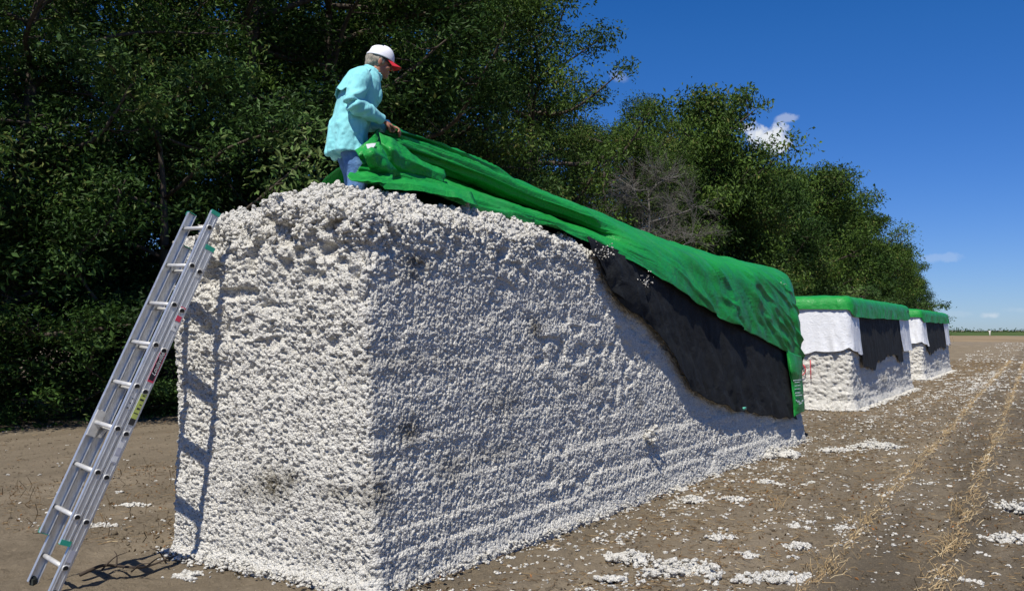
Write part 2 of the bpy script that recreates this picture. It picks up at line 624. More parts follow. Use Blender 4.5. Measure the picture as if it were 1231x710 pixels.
def ground_z(p, q):
    p = np.asarray(p, float); q = np.asarray(q, float)
    P = np.stack([p, q, np.zeros_like(p)], 1)
    near = np.exp(-(np.hypot(p, q) / 45.0) ** 2)
    track = sstep(-10.0, -12.5, p) * sstep(-21, -18, p)
    z = 0.05 * (fbm(P * [.5, .3, 1], 3, 3) - .5)
    z += near * (1 - .6 * track) * 0.055 * (fbm(P * [5, 3.2, 1], 5, 3) - .5)
    z += near * (1 - .75 * track) * 0.042 * (fbm(P * [17, 13, 1], 9, 2) - .5)
    # old furrow crests in the picked rows
    k = (p - ROW0) / ROWS
    d = (k - np.round(k)) * ROWS
    inrow = sstep(-2.6, -2.2, p)
    leftrow = sstep(-9.5, -8.5, p) * sstep(-5.9, -6.3, p)
    z += near * (inrow + .5 * leftrow) * 0.05 * np.exp(-(d / .13) ** 2) * (0.5 + vnoise(P * [1, 1.3, 1], 21))
    return z - 0.018 - 0.008

def stretch(a, b, step, far, g):
    x = list(np.arange(a, b, step)); s = step
    while x[-1] < far:
        s *= g; x.append(x[-1] + s)
    y = []; s = step; v = a
    while v > -far:
        s *= g; v -= s; y.append(v)
    return np.array(y[::-1] + x)
gp = stretch(-8.5, 2.5, 0.028, 6000, 1.06)
gq = stretch(3.5, 13.0, 0.034, 6000, 1.05)
PP, QQ = np.meshgrid(gp, gq, indexing='ij')
gz = ground_z(PP.ravel(), QQ.ravel())
gv = np.stack([PP.ravel(), QQ.ravel(), gz], 1)
t = NT('field_soil'); co = t.coord()
sx = t.n('ShaderNodeSeparateXYZ'); t.l(co, sx.inputs[0])
big = t.noise(t.map(co, (1, .22, 1)), 1.1, 5, 0.6)
c = t.ramp(big, [(0.30, (0.125, 0.103, 0.072)), (0.55, (0.198, 0.162, 0.114)), (0.75, (0.285, 0.236, 0.168))])
fine = t.noise(t.map(co, (1, .6, 1)), 30, 6, 0.75)
c = t.mix(t.rng(fine, 0.35, 0.7, 0, 0.55), c, (0.25, 0.20, 0.138))
# damp wheel-worn strips between the rows on the right
dk = t.math('MULTIPLY', t.rng(sx.outputs['X'], -1.45, -1.1), t.rng(t.noise(t.map(co, (2.2, .25, 1)), 1.0, 4), 0.38, 0.55))
c = t.mix(t.math('MULTIPLY', dk, 0.62), c, (0.085, 0.071, 0.053))
# wheel track by the wood
tr = t.math('MULTIPLY', t.rng(sx.outputs['X'], -10.2, -12.5), t.rng(sx.outputs['X'], -21, -18))
trc = t.ramp(t.noise(t.map(co, (2.0, .12, 1)), 1.2, 5, 0.6), [(0.3, (0.16, 0.128, 0.088)), (0.7, (0.24, 0.198, 0.140))])
c = t.mix(t.math('MULTIPLY', tr, 0.85), c, trc)
# pale crumbs and husks
fl = t.rng(t.noise(t.map(co, (1, .7, 1)), 75, 3, 0.6), 0.63, 0.68)
c = t.mix(t.math('MULTIPLY', fl, 0.6), c, (0.36, 0.29, 0.19))
# far off, stubble and lint run together
fr = t.math('MULTIPLY', t.rng(sx.outputs['Y'], 22, 70), t.rng(t.noise(t.map(co, (2.6, .9, 1)), 1.3, 6, 0.75), 0.45, 0.72))
c = t.mix(t.math('MULTIPLY', fr, 0.5), c, (0.33, 0.26, 0.17))
t.set(color=c, rough=0.95, spec=0.08)
b = t.bump(t.noise(co, 22, 6, 0.7), 0.05, 0.8)
t.set(normal=t.bump(t.noise(co, 110, 4, 0.7), 0.010, 0.8, b))
M['field_soil'] = t.m
g = obj('ground', gv, gridfaces(len(gp), len(gq)), M['field_soil'])
g.rotation_euler = (0, 0, GROT)
tag(g, 'picked cotton field of brown soil with straw rows', None, None, 'structure')

# low tan rise and the green crop beyond it
simple('tan_soil', (0.24, 0.18, 0.11), 0.95, spec=0.05, nscale=.08, var=.25)
t = NT('far_crop'); co = t.coord()
t.set(color=t.ramp(t.noise(t.map(co, (1, .2, 1)), .03, 6, .65), [(.3, (.045, .075, .018)), (.6, (.075, .11, .03)), (.8, (.16, .12, .05))]), rough=.9, spec=.1)
M['far_crop'] = t.m
def mound(name, cx, cy, ax, ay, rot, h, mat, label, seed=0, kind='structure'):
    n, m = 60, 40
    a = np.linspace(-1, 1, n); bb = np.linspace(-1, 1, m)
    A, B = np.meshgrid(a, bb, indexing='ij')
    r = np.clip(np.sqrt(A ** 4 + B ** 4), 0, 1)
    Z = h * sstep(1, .55, r) * (0.8 + .4 * fbm(np.stack([A.ravel() * 4, B.ravel() * 4, A.ravel() * 0 + seed], 1)).reshape(A.shape)) - .12
    X = A * ax; Y = B * ay
    c_, s_ = math.cos(rot), math.sin(rot)
    v = np.stack([cx + X * c_ - Y * s_, cy + X * s_ + Y * c_, Z], 2).reshape(-1, 3)
    return tag(obj(name, v, gridfaces(n, m), mat), label, None, None, kind)
mound('tan_rise', 88, 195, 26, 60, R(-20), .55, M['tan_soil'], 'bare tan rise beyond the last covered cotton module')
mound('green_field', 265, 420, 150, 160, R(-30), 1.0, M['far_crop'], 'low green crop field on the horizon', 3)

# ------------------------------------------------------------------ cotton
def ico(sub):
    bm = bmesh.new(); bmesh.ops.create_icosphere(bm, subdivisions=sub, radius=1.0)
    v = np.array([x.co[:] for x in bm.verts]); f = np.array([[q.index for q in p.verts] for p in bm.faces]); bm.free()
    return v, f
ICO1, ICO2 = ico(1), ico(2)
def puff_variants(base, n, amp, seed):
    out = []
    for k in range(n):
        v, f = base
        F1, _ = worley(v * 2.3 + 10 * k, seed)
        F2 = fbm(v * 1.9 + 7.7 * k, seed + 3, 3)
        r = 0.50 + amp * (1 - F1) + 0.9 * (F2 - .4)
        out.append(v * r[:, None])
    return out
PV1 = puff_variants(ICO1, 12, .5, 1)
PV2 = puff_variants(ICO2, 14, .6, 2)
rngp = np.random.default_rng(11)

def rotm(rng):
    q = rng.normal(size=4); q /= np.linalg.norm(q)
    w_, x, y, z = q
    return np.array([[1 - 2 * (y * y + z * z), 2 * (x * y - z * w_), 2 * (x * z + y * w_)],
                     [2 * (x * y + z * w_), 1 - 2 * (x * x + z * z), 2 * (y * z - x * w_)],
                     [2 * (x * z - y * w_), 2 * (y * z + x * w_), 1 - 2 * (x * x + y * y)]])

def scatter_puffs(pos, rad, flat=1.0, hi=False, rng=rngp):
    var, fc = (PV2, ICO2[1]) if hi else (PV1, ICO1[1])
    vs, fs, n = [], [], 0
    rad = np.broadcast_to(rad, (len(pos),))
    for p, r in zip(pos, rad):
        v = ((var[rng.integers(len(var))] * rng.uniform(.55, 1.45, 3)) @ rotm(rng).T) * r
        v[:, 2] *= flat
        vs.append(v + p); fs.append(fc + n); n += len(v)
    return np.concatenate(vs), np.concatenate(fs)

STAINS = []     # (a, b, z, radius_h, radius_v, strength)
def module_mesh(L, W, H, step, crown, disp, taper=(TAPER, .01, .03, .03), r=.055, seed=0, stains=(), skip_hidden=False):
    def axis(n0, n1, s0, s1):
        x = [n0]; 
        while x[-1] < n1:
            f_ = (x[-1] - n0) / (n1 - n0); x.append(x[-1] + s0 + (s1 - s0) * f_)
        x = np.array(x); return n0 + (x - n0) * (n1 - n0) / (x[-1] - n0)
    A = axis(0, L, step, step * 1.7); Bx = axis(0, W, step, step); Z = axis(-.05, H, step * 1.05, step * 1.05)
    Ac = A[::3] if skip_hidden else A
    if skip_hidden and Ac[-1] != A[-1]: Ac = np.append(Ac, A[-1])
    VV, FF, n = [], [], 0
    def patch(X, Y, mk, flip):
        nonlocal n
        a, b = np.meshgrid(X, Y, indexing='ij')
        VV.append(mk(a.ravel(), b.ravel())); FF.append(gridfaces(len(X), len(Y), n, False, flip)); n += a.size
    z0 = lambda x: np.zeros_like(x)
    patch(Bx, Z, lambda b, z: np.stack([z0(b), b, z], 1), False)
    patch(A, Z, lambda a, z: np.stack([a, z0(a), z], 1), True)
    patch(Bx, Z, lambda b, z: np.stack([z0(b) + L, b, z], 1), True)
    patch(Ac, Z, lambda a, z: np.stack([a, z0(a) + W, z], 1), False)
    patch(A, Bx, lambda a, b: np.stack([a, b, z0(a) + H], 1), False)
    P = np.concatenate(VV)
    core = np.clip(P, [r, r, -9], [L - r, W - r, H - r])
    D = P - core
    Nn = D / np.linalg.norm(D, axis=1)[:, None]
    P = core + Nn * r
    a, b, z = P.T
    tr, tl, tf, tb = taper
    b2 = b + tr * z * (1 - b / W) - tl * z * (b / W)
    a2 = a + tf * z * (1 - a / L) - tb * z * (a / L)
    top = sstep(H - .55, H, z)
    Q = np.stack([a2, b2, z + top * crown(a, b)], 1)
    Nw = Nn.copy()
    Q = Q + Nn * disp(Q, Nn, top)[:, None]
    st = np.zeros(len(Q))
    for (sa, sb, sz, rh, rv, k) in stains:
        d = ((Q[:, 0] - sa) / rh) ** 2 + ((Q[:, 1] - sb) / rh) ** 2 + ((Q[:, 2] - sz) / rv) ** 2
        st = np.maximum(st, k * np.exp(-d * 1.2))
    return Q, FF, st, top, Nn

def crown1(a, b):
    e = np.minimum(np.minimum(a, b), 2.1 - b)
    prof = np.interp(a, [0, .8, 1.6, 2.3, 3.0, 4.0, 5.5, 10.2], [.20, .25, .26, .20, .12, .03, -.02, -.04])
    P = np.stack([a * 1.3, b * 1.3, 0 * a + 5], 1)
    return prof * sstep(-.15, .35, e) - .16 * sstep(1.72, 2.1, b) * sstep(1.2, .2, a) + (fbm(P, 41, 3) - .5) * .22 * np.interp(a, [0, 2.5, 4, 10], [1, 1, .3, .2])

def disp1(Q, Nn, top):
    a, b, z = Q.T
    front = np.clip(-Nn[:, 0], 0, 1); right = np.clip(-Nn[:, 1], 0, 1)
    near = np.interp(a, [0, 3, 5], [1, .8, .3])
    up = sstep(.3, 1.0, z / 2.5)
    P = Q * 1.0
    W1 = P + .02 * np.stack([vnoise(P * 14, 3), vnoise(P * 14, 4), vnoise(P * 14, 5)], 1)
    sc_ = np.stack([np.ones_like(a) * 36, np.ones_like(a) * 36, np.ones_like(a) * 40], 1)
    W2_ = P + .012 * np.stack([vnoise(P * 40, 33), vnoise(P * 40, 34), vnoise(P * 40, 35)], 1) + .03 * np.stack([vnoise(P * 9, 36), vnoise(P * 9, 37), vnoise(P * 9, 38)], 1)
    bill = lambda f, s_: np.abs(2 * vnoise(W2_ * [f, f, f * 1.15], s_) - 1)
    bl = (.40 - .2 * right) * bill(24, 61) + (.42 - .05 * right) * bill(45, 62) + (.24 + .22 * right) * bill(74, 63)
    low = 1 - up
    d = (.046 - .013 * front * low - .028 * right * (1 - .5 * top) + .012 * top) * (bl - .45)
    sp_ = sstep(.60, .74, vnoise(W2_ * [44, 44, 48], 64))
    d -= (.010 + .012 * front) * sp_ * (1 - top)
    F1, ID = worley(W1 * [33, 33, 36], 6)
    puff = np.sqrt(np.clip(1 - (F1 * 1.18) ** 2, 0, 1))
    d += (.004 + .008 * up * front + .020 * top) * (puff * (0.5 + ID) - .5)
    F2, ID2 = worley(W1 * [9, 9, 10], 7)
    puff2 = np.sqrt(np.clip(1 - (F2 * 1.1) ** 2, 0, 1))
    d += (.008 + .026 * up * front + .065 * top * near * (1 - .8 * right) + .001 * right) * (puff2 * (.4 + ID2) - .5)
    d += (.035 - .020 * right + .10 * top * near * (1 - .8 * right)) * (fbm(P * [2.2, 2.2, 2.6], 8, 3) - .5)
    # deep pits where lint has dropped out
    pit = sstep(.60, .74, vnoise(P * [9, 9, 11], 12)) * sstep(.45, .75, fbm(P * 1.3, 13, 2) + .25 * up)
    d -= pit * (.065 * front * up + .02 * right + .03 * top)
    # packed layers: ledges running along the sides
    zz = z + .05 * (fbm(np.stack([a * .5, b * .5, z * .7], 1), 14, 2) - .5) + .012 * a * 0
    lay = vnoise(np.stack([a * .45 + 3, b * .45, zz * 13], 1), 15)
    d += (.014 * right + .012 * front) * (lay - .5) * (1 - top)
    for zl, h in ((.20, .016), (.36, .012), (.62, .010)):
        d += right * h * sstep(zl + .035, zl - .01, zz)
    d += front * .07 * sstep(1.0, 1.9, z) * sstep(.9, 1.5, b) * sstep(2.45, 2.2, z)
    d -= .06 * sstep(3.6, 4.6, a) * top
    d += (.02 + .03 * front) * sstep(.12, -.02, z) * (.4 + vnoise(P * [4, 4, 4], 16))      # lint that has slumped at the foot
    return d

ST1 = [(.03, .98, .62, .20, .13, 1.0), (.03, .80, .68, .10, .08, .8), (.03, 1.25, .55, .12, .07, .7), (.03, .35, .62, .22, .08, .55),
       (.45, .05, 1.02, .13, .10, .9), (.10, .05, .63, .14, .14, .8), (.9, .07, .70, .2, .12, .55), (.6, .12, 2.22, .16, .06, .9), (.55, .12, 2.12, .12, .05, .7),
       (.03, .06, 1.9, .04, .25, .5), (2.2, .12, 1.74, .12, .10, .9), (1.7, .1, 1.15, .3, .12, .4), (3.2, .07, 1.2, .3, .1, .35), (1.5, .1, .75, .5, .08, .35), (.5, .1, 1.5, .6, .10, .25),
       (4.2, .04, .95, .10, .08, .5), (.25, .75, 2.62, .2, .12, .5)]
Q, FF, st, top, Nn = module_mesh(10.1, 2.1, 2.50, 0.0071, crown1, disp1, seed=1, stains=ST1, skip_hidden=True)
# loose bolls and tufts on the heaped top and along the foot
a_ = Q[:, 0]; e_ = (top > .70) & ((a_ < .5) | ((a_ < 3.2) & (Q[:, 1] < .46) & (Nn[:, 1] > -.8))) & (Nn[:, 2] > -.1)
ids = np.flatnonzero(e_)
pick = rngp.choice(ids, 3600, replace=False)
pv, pf = scatter_puffs(Q[pick] + Nn[pick] * .004, rngp.uniform(.008, .027, len(pick)) , 1.0, True)
foot = np.flatnonzero((np.abs(Q[:, 2]) < .05) & ((Nn[:, 1] < -.8) | (Nn[:, 0] < -.8)))
pick2 = rngp.choice(foot, 700, replace=False)
out_ = np.abs(rngp.normal(0, .05, len(pick2)))[:, None]
fp = Q[pick2] + Nn[pick2] * out_
fp[:, 2] = rngp.uniform(.0, .05, len(fp)) * np.exp(-out_[:, 0] / .1)
pv2, pf2 = scatter_puffs(fp, rngp.uniform(.005, .018, len(fp)), .7, True)
# a tuft snagged on the long side
tp = np.array([[4.35, .0, .62]]) + rngp.normal(0, .05, (26, 3)) * [1, .5, 1.2]
pv3, pf3 = scatter_puffs(tp, rngp.uniform(.014, .03, 26), 1.0, True)
# spill at the front corner
sp = np.stack([-np.abs(rngp.normal(.0, .09, 240)), rngp.uniform(.5, 2.0, 240), np.abs(rngp.normal(0, .02, 240))], 1)
pv4, pf4 = scatter_puffs(sp, rngp.uniform(.006, .022, 240), .7, True)
nv = len(Q)
allv = [Q]; alltri = []; off = nv
for v_, f_ in ((pv, pf), (pv2, pf2), (pv3, pf3), (pv4, pf4)):
    allv.append(v_); alltri.append(f_ + off); off += len(v_)
allv = np.concatenate(allv)
stv = np.concatenate([st, np.zeros(off - nv)])
MROT = math.atan2(U[1], U[0])          # mesh x = along U, y = along V
def mod_obj(name, v, f, loc, attrs, rot=MROT):
    o = obj(name, v, f, M['cotton'], None, True, attrs)
    o.location = loc; o.rotation_euler = (0, 0, rot)
    return o
m1 = mod_obj('cotton_module', allv, FF + alltri, (NC[0], NC[1], 0), {'stain': stv})
tag(m1, 'huge bare block of packed white cotton with a ladder leaning on its end', 'cotton module', 'cotton modules in the field')
del Q, FF, allv, alltri, pv, pv2
def loc1(P):
    P = np.asarray(P, float) - NC
    return np.stack([P @ U, P @ V, P[..., 2]], -1)
def wld(a, b, z):
    return NC + np.multiply.outer(a, U) + np.multiply.outer(b, V) + np.multiply.outer(z, ZV)

# ------------------------------------------------------------------ the two covered modules further on
def crown2(a, b):
    return -.03 + (fbm(np.stack([a, b, a * 0 + 9], 1), 51, 3) - .5) * .08
def disp2(Q, Nn, top):
    a, b, z = Q.T
    F1, ID = worley(Q * [9, 9, 15] + .4 * np.stack([vnoise(Q * 5, 3), vnoise(Q * 5, 4), vnoise(Q * 5, 5)], 1), 26)
    p = np.sqrt(np.clip(1 - (F1 * 1.15) ** 2, 0, 1))
    front = np.clip(-Nn[:, 0], 0, 1)
    bl = .5 * np.abs(2 * vnoise(Q * [13, 13, 20], 71) - 1) + .5 * np.abs(2 * vnoise(Q * [29, 29, 38], 72) - 1)
    d = (.006 + .020 * front) * (p * (.4 + ID) - .5) + (.045 + .02 * front) * (bl - .45)
    d += .05 * (fbm(Q * 1.7, 28, 3) - .5)
    lay = vnoise(np.stack([a * .8, b * .8, z * 9], 1), 29)
    d += .03 * (lay - .5)
    d += .06 * sstep(.2, -.02, z) * (.4 + vnoise(Q * [4, 4, 4], 16))
    return d - sstep(1.3, 1.6, z) * .035 - .02 * top
L2, W2, H2 = 9.0, 2.1, 2.40
Q2, F2_, s2, t2, n2 = module_mesh(L2, W2, H2, .021, crown2, disp2, (.05, .02, .03, .03), .16, stains=[(4, .05, .5, .5, .12, .5), (.03, 1.4, .3, .2, .1, .5)])
foot = np.flatnonzero((np.abs(Q2[:, 2]) < .06) & ((n2[:, 1] < -.8) | (n2[:, 0] < -.8)))
pk = rngp.choice(foot, 500)
fp = Q2[pk] + n2[pk] * np.abs(rngp.normal(0, .10, len(pk)))[:, None]; fp[:, 2] = .01
pv, pf = scatter_puffs(fp, rngp.uniform(.015, .05, len(fp)), .6)
v2 = np.concatenate([Q2, pv]); f2 = F2_ + [pf + len(Q2)]
st2 = np.concatenate([s2, np.zeros(len(pv))])

def per(s, L, W, r, zt, tap=(.05, .02, .03, .03)):
    s = np.mod(s, 2 * (L + W))
    a = np.where(s < W, 0, np.where(s < W + L, s - W, np.where(s < 2 * W + L, L, L - (s - 2 * W - L))))
    b = np.where(s < W, W - s, np.where(s < W + L, 0, np.where(s < 2 * W + L, s - W - L, W)))
    c = np.stack([np.clip(a, r, L - r), np.clip(b, r, W - r)], -1)
    d = np.stack([a, b], -1) - c
    n = d / np.linalg.norm(d, axis=-1, keepdims=True)
    return c + n * r, n
def taper2(a, b, z, L, W, tap=(.05, .02, .03, .03)):
    return a + tap[2] * z * (1 - a / L) - tap[3] * z * (a / L), b + tap[0] * z * (1 - b / W) - tap[1] * z * (b / W)

def wrap_panel(name, s0, s1, zb, zt, off, mat, parent, seed, fold=.03, ds=.045, dz=.045, L=L2, W=W2):
    s = np.arange(s0, s1 + ds, ds); m = max(6, int((zt - 1.0) / dz) + 8)
    tt = np.linspace(0, 1, m)
    S, T = np.meshgrid(s, tt, indexing='ij')
    zbv = zb(s)[:, None]
    Z = zbv + (zt - zbv) * T
    p, n = per(S, L, W, .16, Z)
    a, b = taper2(p[..., 0], p[..., 1], Z, L, W)
    P0 = np.stack([S.ravel() * 4.5, Z.ravel() * .7 + S.ravel() * .6, 0 * S.ravel() + seed], 1)
    f1 = np.abs(fbm(P0, seed, 3) - .5).reshape(S.shape) * 2
    f2 = fbm(np.stack([S.ravel() * 3, Z.ravel() * 3, 0 * S.ravel() + seed], 1), seed + 5, 4).reshape(S.shape)
    # gathers that run off each corner
    cd = np.minimum(np.abs(S - W), np.abs(S)) if L == L2 else S * 0 + 9
    cg = np.exp(-(cd / .5) ** 2)
    ph = (cd * 26 - (Z - 1.2) * 7 * (1 + .5 * f2))
    d = off + fold * f1 * (1.15 - 1.1 * T) + .02 * (f2 - .5) * (1 - .8 * T) + cg * .013 * np.sin(ph) * (1 - .8 * T) + .035 * (1 - T) ** 2
    G = np.stack([a + n[..., 0] * d, b + n[..., 1] * d, Z], -1)
    return obj(name, G.reshape(-1, 3), gridfaces(len(s), m), mat, parent, True, {'stain': np.full(G.shape[0] * m, .3)})

def cover(name, L, W, H, zb, mat, parent, seed, off=.07):
    Pm = 2 * (L + W); s = np.linspace(0, Pm, int(Pm / .06), endpoint=False)
    rows = []
    n_sk, n_arc, n_top = 9, 7, 16
    rt = .17
    for k in range(n_sk):
        rows.append(('s', k / n_sk))
    for k in range(n_arc):
        rows.append(('a', k / (n_arc - 1)))
    for k in range(1, n_top + 1):
        rows.append(('t', k / n_top))
    p, n = per(s, L, W, .16, H)
    zbv = zb(s)
    G = []
    for kind, f in rows:
        if kind == 's':
            z = zbv + (H - rt - zbv) * f; d = np.full_like(s, off)
        elif kind == 'a':
            z = H - rt + rt * math.sin(f * math.pi / 2) + 0 * s; d = off - rt * (1 - math.cos(f * math.pi / 2)) + 0 * s
        else:
            d = off - rt - f * (W / 2 - rt + off - .01) + 0 * s; z = H + 0 * s + .05 * math.sin(f * math.pi / 2)
        q = p + n * np.maximum(d, -.10)[:, None]
        dd = np.maximum(-d - .10, 0)
        if dd.max() > 0:
            q = np.stack([np.clip(q[:, 0], dd + .10, L - dd - .10), np.clip(q[:, 1], dd + .10, W - dd - .10)], 1)
        a, b = taper2(q[:, 0], q[:, 1], z, L, W)
        P0 = np.stack([a * 2.6, b * 2.6, z * 2.6 + seed], 1)
        w_ = fbm(P0, seed, 4) - .5
        cr = np.abs(fbm(np.stack([a * 5, b * 5, z * 1.5 + seed], 1), seed + 3, 3) - .5)
        corner = np.exp(-(np.minimum(np.abs(s - W), np.abs(s - W - L)) / .35) ** 2)
        dsk = .07 * w_ + .09 * cr + corner * .02 * np.sin(s * 40 + z * 14)
        wt_ = 1.0 if kind == 's' else .5
        G.append(np.stack([a + n[:, 0] * dsk * wt_, b + n[:, 1] * dsk * wt_, z + (.07 * w_ if kind != 's' else 0)], 1))
    G = np.array(G)
    return obj(name, G.reshape(-1, 3), gridfaces(len(rows), len(s), 0, True), mat, parent, True, {'stain': np.full(G.shape[0] * G.shape[1], .12)})

def covered_module(x, y, rot, label_m, label_t, seed):
    mo = mod_obj('cotton_module', v2, f2, (x, y, -.01), {'stain': st2}, rot) if seed == 1 else None
    if mo is None:
        mo = covered_module.src.copy(); COL.objects.link(mo); mo.location = (x, y, -.01); mo.rotation_euler = (0, 0, rot)
    else:
        covered_module.src = mo
    tag(mo, label_m, 'cotton module', 'cotton modules in the field')
    e = empty('module_tarp', (x, y, 0), rot)
    tag(e, label_t, 'tarp', 'tarps over the cotton modules')
    rg = np.random.default_rng(seed)
    nz = lambda s, a, fr, k: a * (fbm(np.stack([s * fr, s * 0 + k, s * 0 + seed], 1), 60 + seed, 3) - .5)
    cover('top_cover', L2, W2, H2 + .07, lambda s: 2.185 - .17 * sstep(W2 - .05, W2 + .25, s) * sstep(W2 + L2 + .1, W2 + L2 - .3, s) + nz(s, .05, 1.3, 1), M['green_tarp'], e, 70 + seed)
    def zwhite(s):
        c = np.exp(-((s - W2 + .05) / .09) ** 2)
        sag = np.where(s > W2, .10, 0) * sstep(W2, W2 + .9, s)
        return 1.27 + .07 * c - sag - .05 * np.exp(-((s - 1.1) / .5) ** 2) + nz(s, .10, 2.2, 2)
    wrap_panel('end_panel', -.98, W2 + .98, zwhite, 2.26, .025, M['white_tarp'], e, 80 + seed, .085)
    wrap_panel('end_panel', W2 + L2 - 2.0, 2 * W2 + L2 + 1.2, lambda s: 1.12 + nz(s, .12, 2, 3), 2.26, .025, M['white_tarp'], e, 83 + seed, .085)
    jag = lambda s: .97 - .12 * np.sin(np.clip((s - W2 - .98) / 5.7, 0, 1) * math.pi * 2.2) + nz(s, .32, 2.0, 4)
    wrap_panel('side_panel', W2 + .96, W2 + L2 - 1.98, jag, 2.24, .015, M['black_mesh'], e, 86 + seed, .04)
    wrap_panel('side_panel', 2 * W2 + L2 + 1.18, 2 * (W2 + L2) - .96, lambda s: 1.0 + nz(s, .3, 2, 5), 2.24, .015, M['black_mesh'], e, 88 + seed, .012)
    return mo, e
u2 = (0.5165, 0.8563)
mod2, tarp2 = covered_module(7.378, 19.80, math.atan2(u2[1], u2[0]), 'middle cotton module under a green cover, pinkish red paint marks on its near end',
                             'green topped tarp with white ends and black side on the middle module', 1)
u3 = (0.514, 0.8577)
mod3, tarp3 = covered_module(14.48, 32.18, math.atan2(u3[1], u3[0]), 'farthest cotton module, smallest in view, under a green and white tarp',
                             'green and white tarp on the farthest, smallest cotton module', 2)
# sprayed mark on the near end of the middle module: a ring and a stroke
mk = MB()
def front2(b, z, off):
    return np.array([.03 * z - .045 - off, b, z])
ang = np.linspace(0, 2 * math.pi, 40)
mk.tube([front2(1.12 + .105 * math.cos(q), .86 + .125 * math.sin(q), .006 + .012 * math.sin(5 * q)) for q in ang], .011, 6)
mk.tube([front2(.91, 1.08, .004), front2(.905, .95, .012), front2(.90, .80, .006), front2(.90, .66, .01)], .010, 6)
mo_ = mk.build('spray_mark', M['red_spray'], mod2)
mo_['label'] = 'red sprayed ring and upright stroke'

# ------------------------------------------------------------------ the tarp being pulled over the near module
tarp = empty('module_tarp', (NC[0] + U[0] * 6 + V[0] * 1.05, NC[1] + U[1] * 6 + V[1] * 1.05, 2.5))
tag(tarp, 'green tarp with loose black mesh side, held up at one end by the man', 'tarp', 'tarps over the cotton modules')
TL = np.array(tarp.location)
def tobj(name, G, mat, parent, stain=0.0, thick=.004, sm=True):
    n, m = G.shape[:2]
    st = np.broadcast_to(stain, (n, m)).ravel()
    Gl = G - TL
    o = obj(name, Gl.reshape(-1, 3), gridfaces(n, m), mat, None, sm, {'stain': st})
    o.parent = parent
    if thick:
        md = o.modifiers.new('thickness', 'SOLIDIFY'); md.thickness = thick; md.offset = 0
    return o
rows = [
 [(424,214,.50),(430,205,.55),(438,195,.66),(446,181,.68),(455,168,.66),(460,161,.66),(466,153,.66)],
 [(498,224,.34),(499,214,.48),(502,205,.80),(505,193,.70),(510,182,.60),(514,176.5,.72),(520,173,.80)],
 [(568,246,.22),(568,236,.36),(570,228,.80),(573,217,.64),(575,205.5,.52),(578,203,.70),(583,201,.85)],
 [(635,267,.15),(635,257,.28),(636,251,.75),(638,246,.55),(640,233.5,.42),(643,231,.62),(646,229,.80)],
 [(706,288,.05),(708,281.5,.14),(708,277,.40),(706,270,.36),(705,258.5,.30),(706,255,.50),(708,252.5,.72)],
 [(755,312,-.07),(757,303,-.02),(758,296,.05),(758,288,.12),(757,280,.24),(757,276,.45),(757,273,.70)],
 [(800,338,-.09),(803,325,-.06),(804,314,.0),(805,305,.04),(806,298,.16),(806,294,.38),(806,291,.66)],
 [(860,379,-.09),(861,359,-.08),(862,341,-.05),(863,326,-.02),(863,316,.08),(863,311,.30),(863,308,.60)],
 [(915,406,-.09),(917,381,-.08),(917,358,-.06),(917,342,-.03),(917,331,.06),(918,323.5,.26),(918,320,.58)],
 [(952,426,-.09),(952,404,-.08),(951,382,-.07),(949,362,-.04),(948,346,.05),(945,334.5,.25),(941,328.5,.58)],
 [(963,429,-.07),(961,405,-.06),(958,382,-.04),(957,370,.0),(955,359,.08),(952.5,350,.28),(950,343,.58)],
]
ctrl = []
for r_ in rows:
    P = [onb(*q) for q in r_]
    l6 = loc1(np.array([P[6]]))[0]
    a6, b6, z6 = l6
    zt = 2.47 if a6 > 3 else 2.6
    left = [(a6, min(b6 + .45, 1.75), z6 - .28 * max(0, z6 - zt) - .01), (a6 + .02, 2.02, zt + .10 + .1 * max(0, z6 - zt)), (a6 + .03, 2.17, zt - .12), (a6 + .05, 2.17, zt - .75)]
    P += [wld(*q) for q in left]
    ctrl.append(P)
# the end hangs down the far face
last = loc1(np.array(ctrl[-1]))
for da, fz in ((.07, .35), (.10, .8), (.13, 1.25)):
    P = []
    for j, q in enumerate(last):
        ztop = 2.5
        a = max(q[0], 10.02) + da
        b = np.clip(q[1], -.02, 2.14)
        zz = q[2] - fz * (1.0 if j in (2, 3, 4, 5, 6, 7, 8) else .35)
        P.append(wld(a, b, max(zz, 1.05 + .02 * j)))
    ctrl.append(P)
G = surf(ctrl, 330, 230)
Ln = loc1(G.reshape(-1, 3)).reshape(G.shape)
Nn_ = gnormals(G)
ii, jj = np.meshgrid(np.linspace(0, 1, G.shape[0]), np.linspace(0, 1, G.shape[1]), indexing='ij')
A_ = Ln[..., 0]
lift = sstep(5.2, 2.5, A_)
P0 = np.stack([A_.ravel() * .55, jj.ravel() * 24 + .12 * A_.ravel(), 0 * A_.ravel()], 1)
tens = (1.25 * (1 - np.abs(fbm(P0, 90, 2) - .5) * 2.6) ** 2).reshape(A_.shape)             # tension folds that run to the hands
P1 = Ln.reshape(-1, 3) * [2.2, 2.2, 2.2]
wr = (fbm(P1, 91, 4) - .5).reshape(A_.shape)
P2 = np.stack([Ln[..., 0].ravel() * 2.4 + Ln[..., 2].ravel() * 2.2, Ln[..., 2].ravel() * 1.1 - Ln[..., 0].ravel() * .7, Ln[..., 1].ravel()], 1)
cr = (np.abs(fbm(P2, 92, 3) - .5) * 2).reshape(A_.shape)
cr2 = (np.abs(fbm(P2 * 2.7 + 9, 94, 2) - .5) * 2).reshape(A_.shape)
P3_ = np.stack([Ln[..., 0].ravel() * .9 + Ln[..., 2].ravel() * 1.9, Ln[..., 2].ravel() * .35 - Ln[..., 0].ravel() * .25, 0 * A_.ravel() + 4], 1)
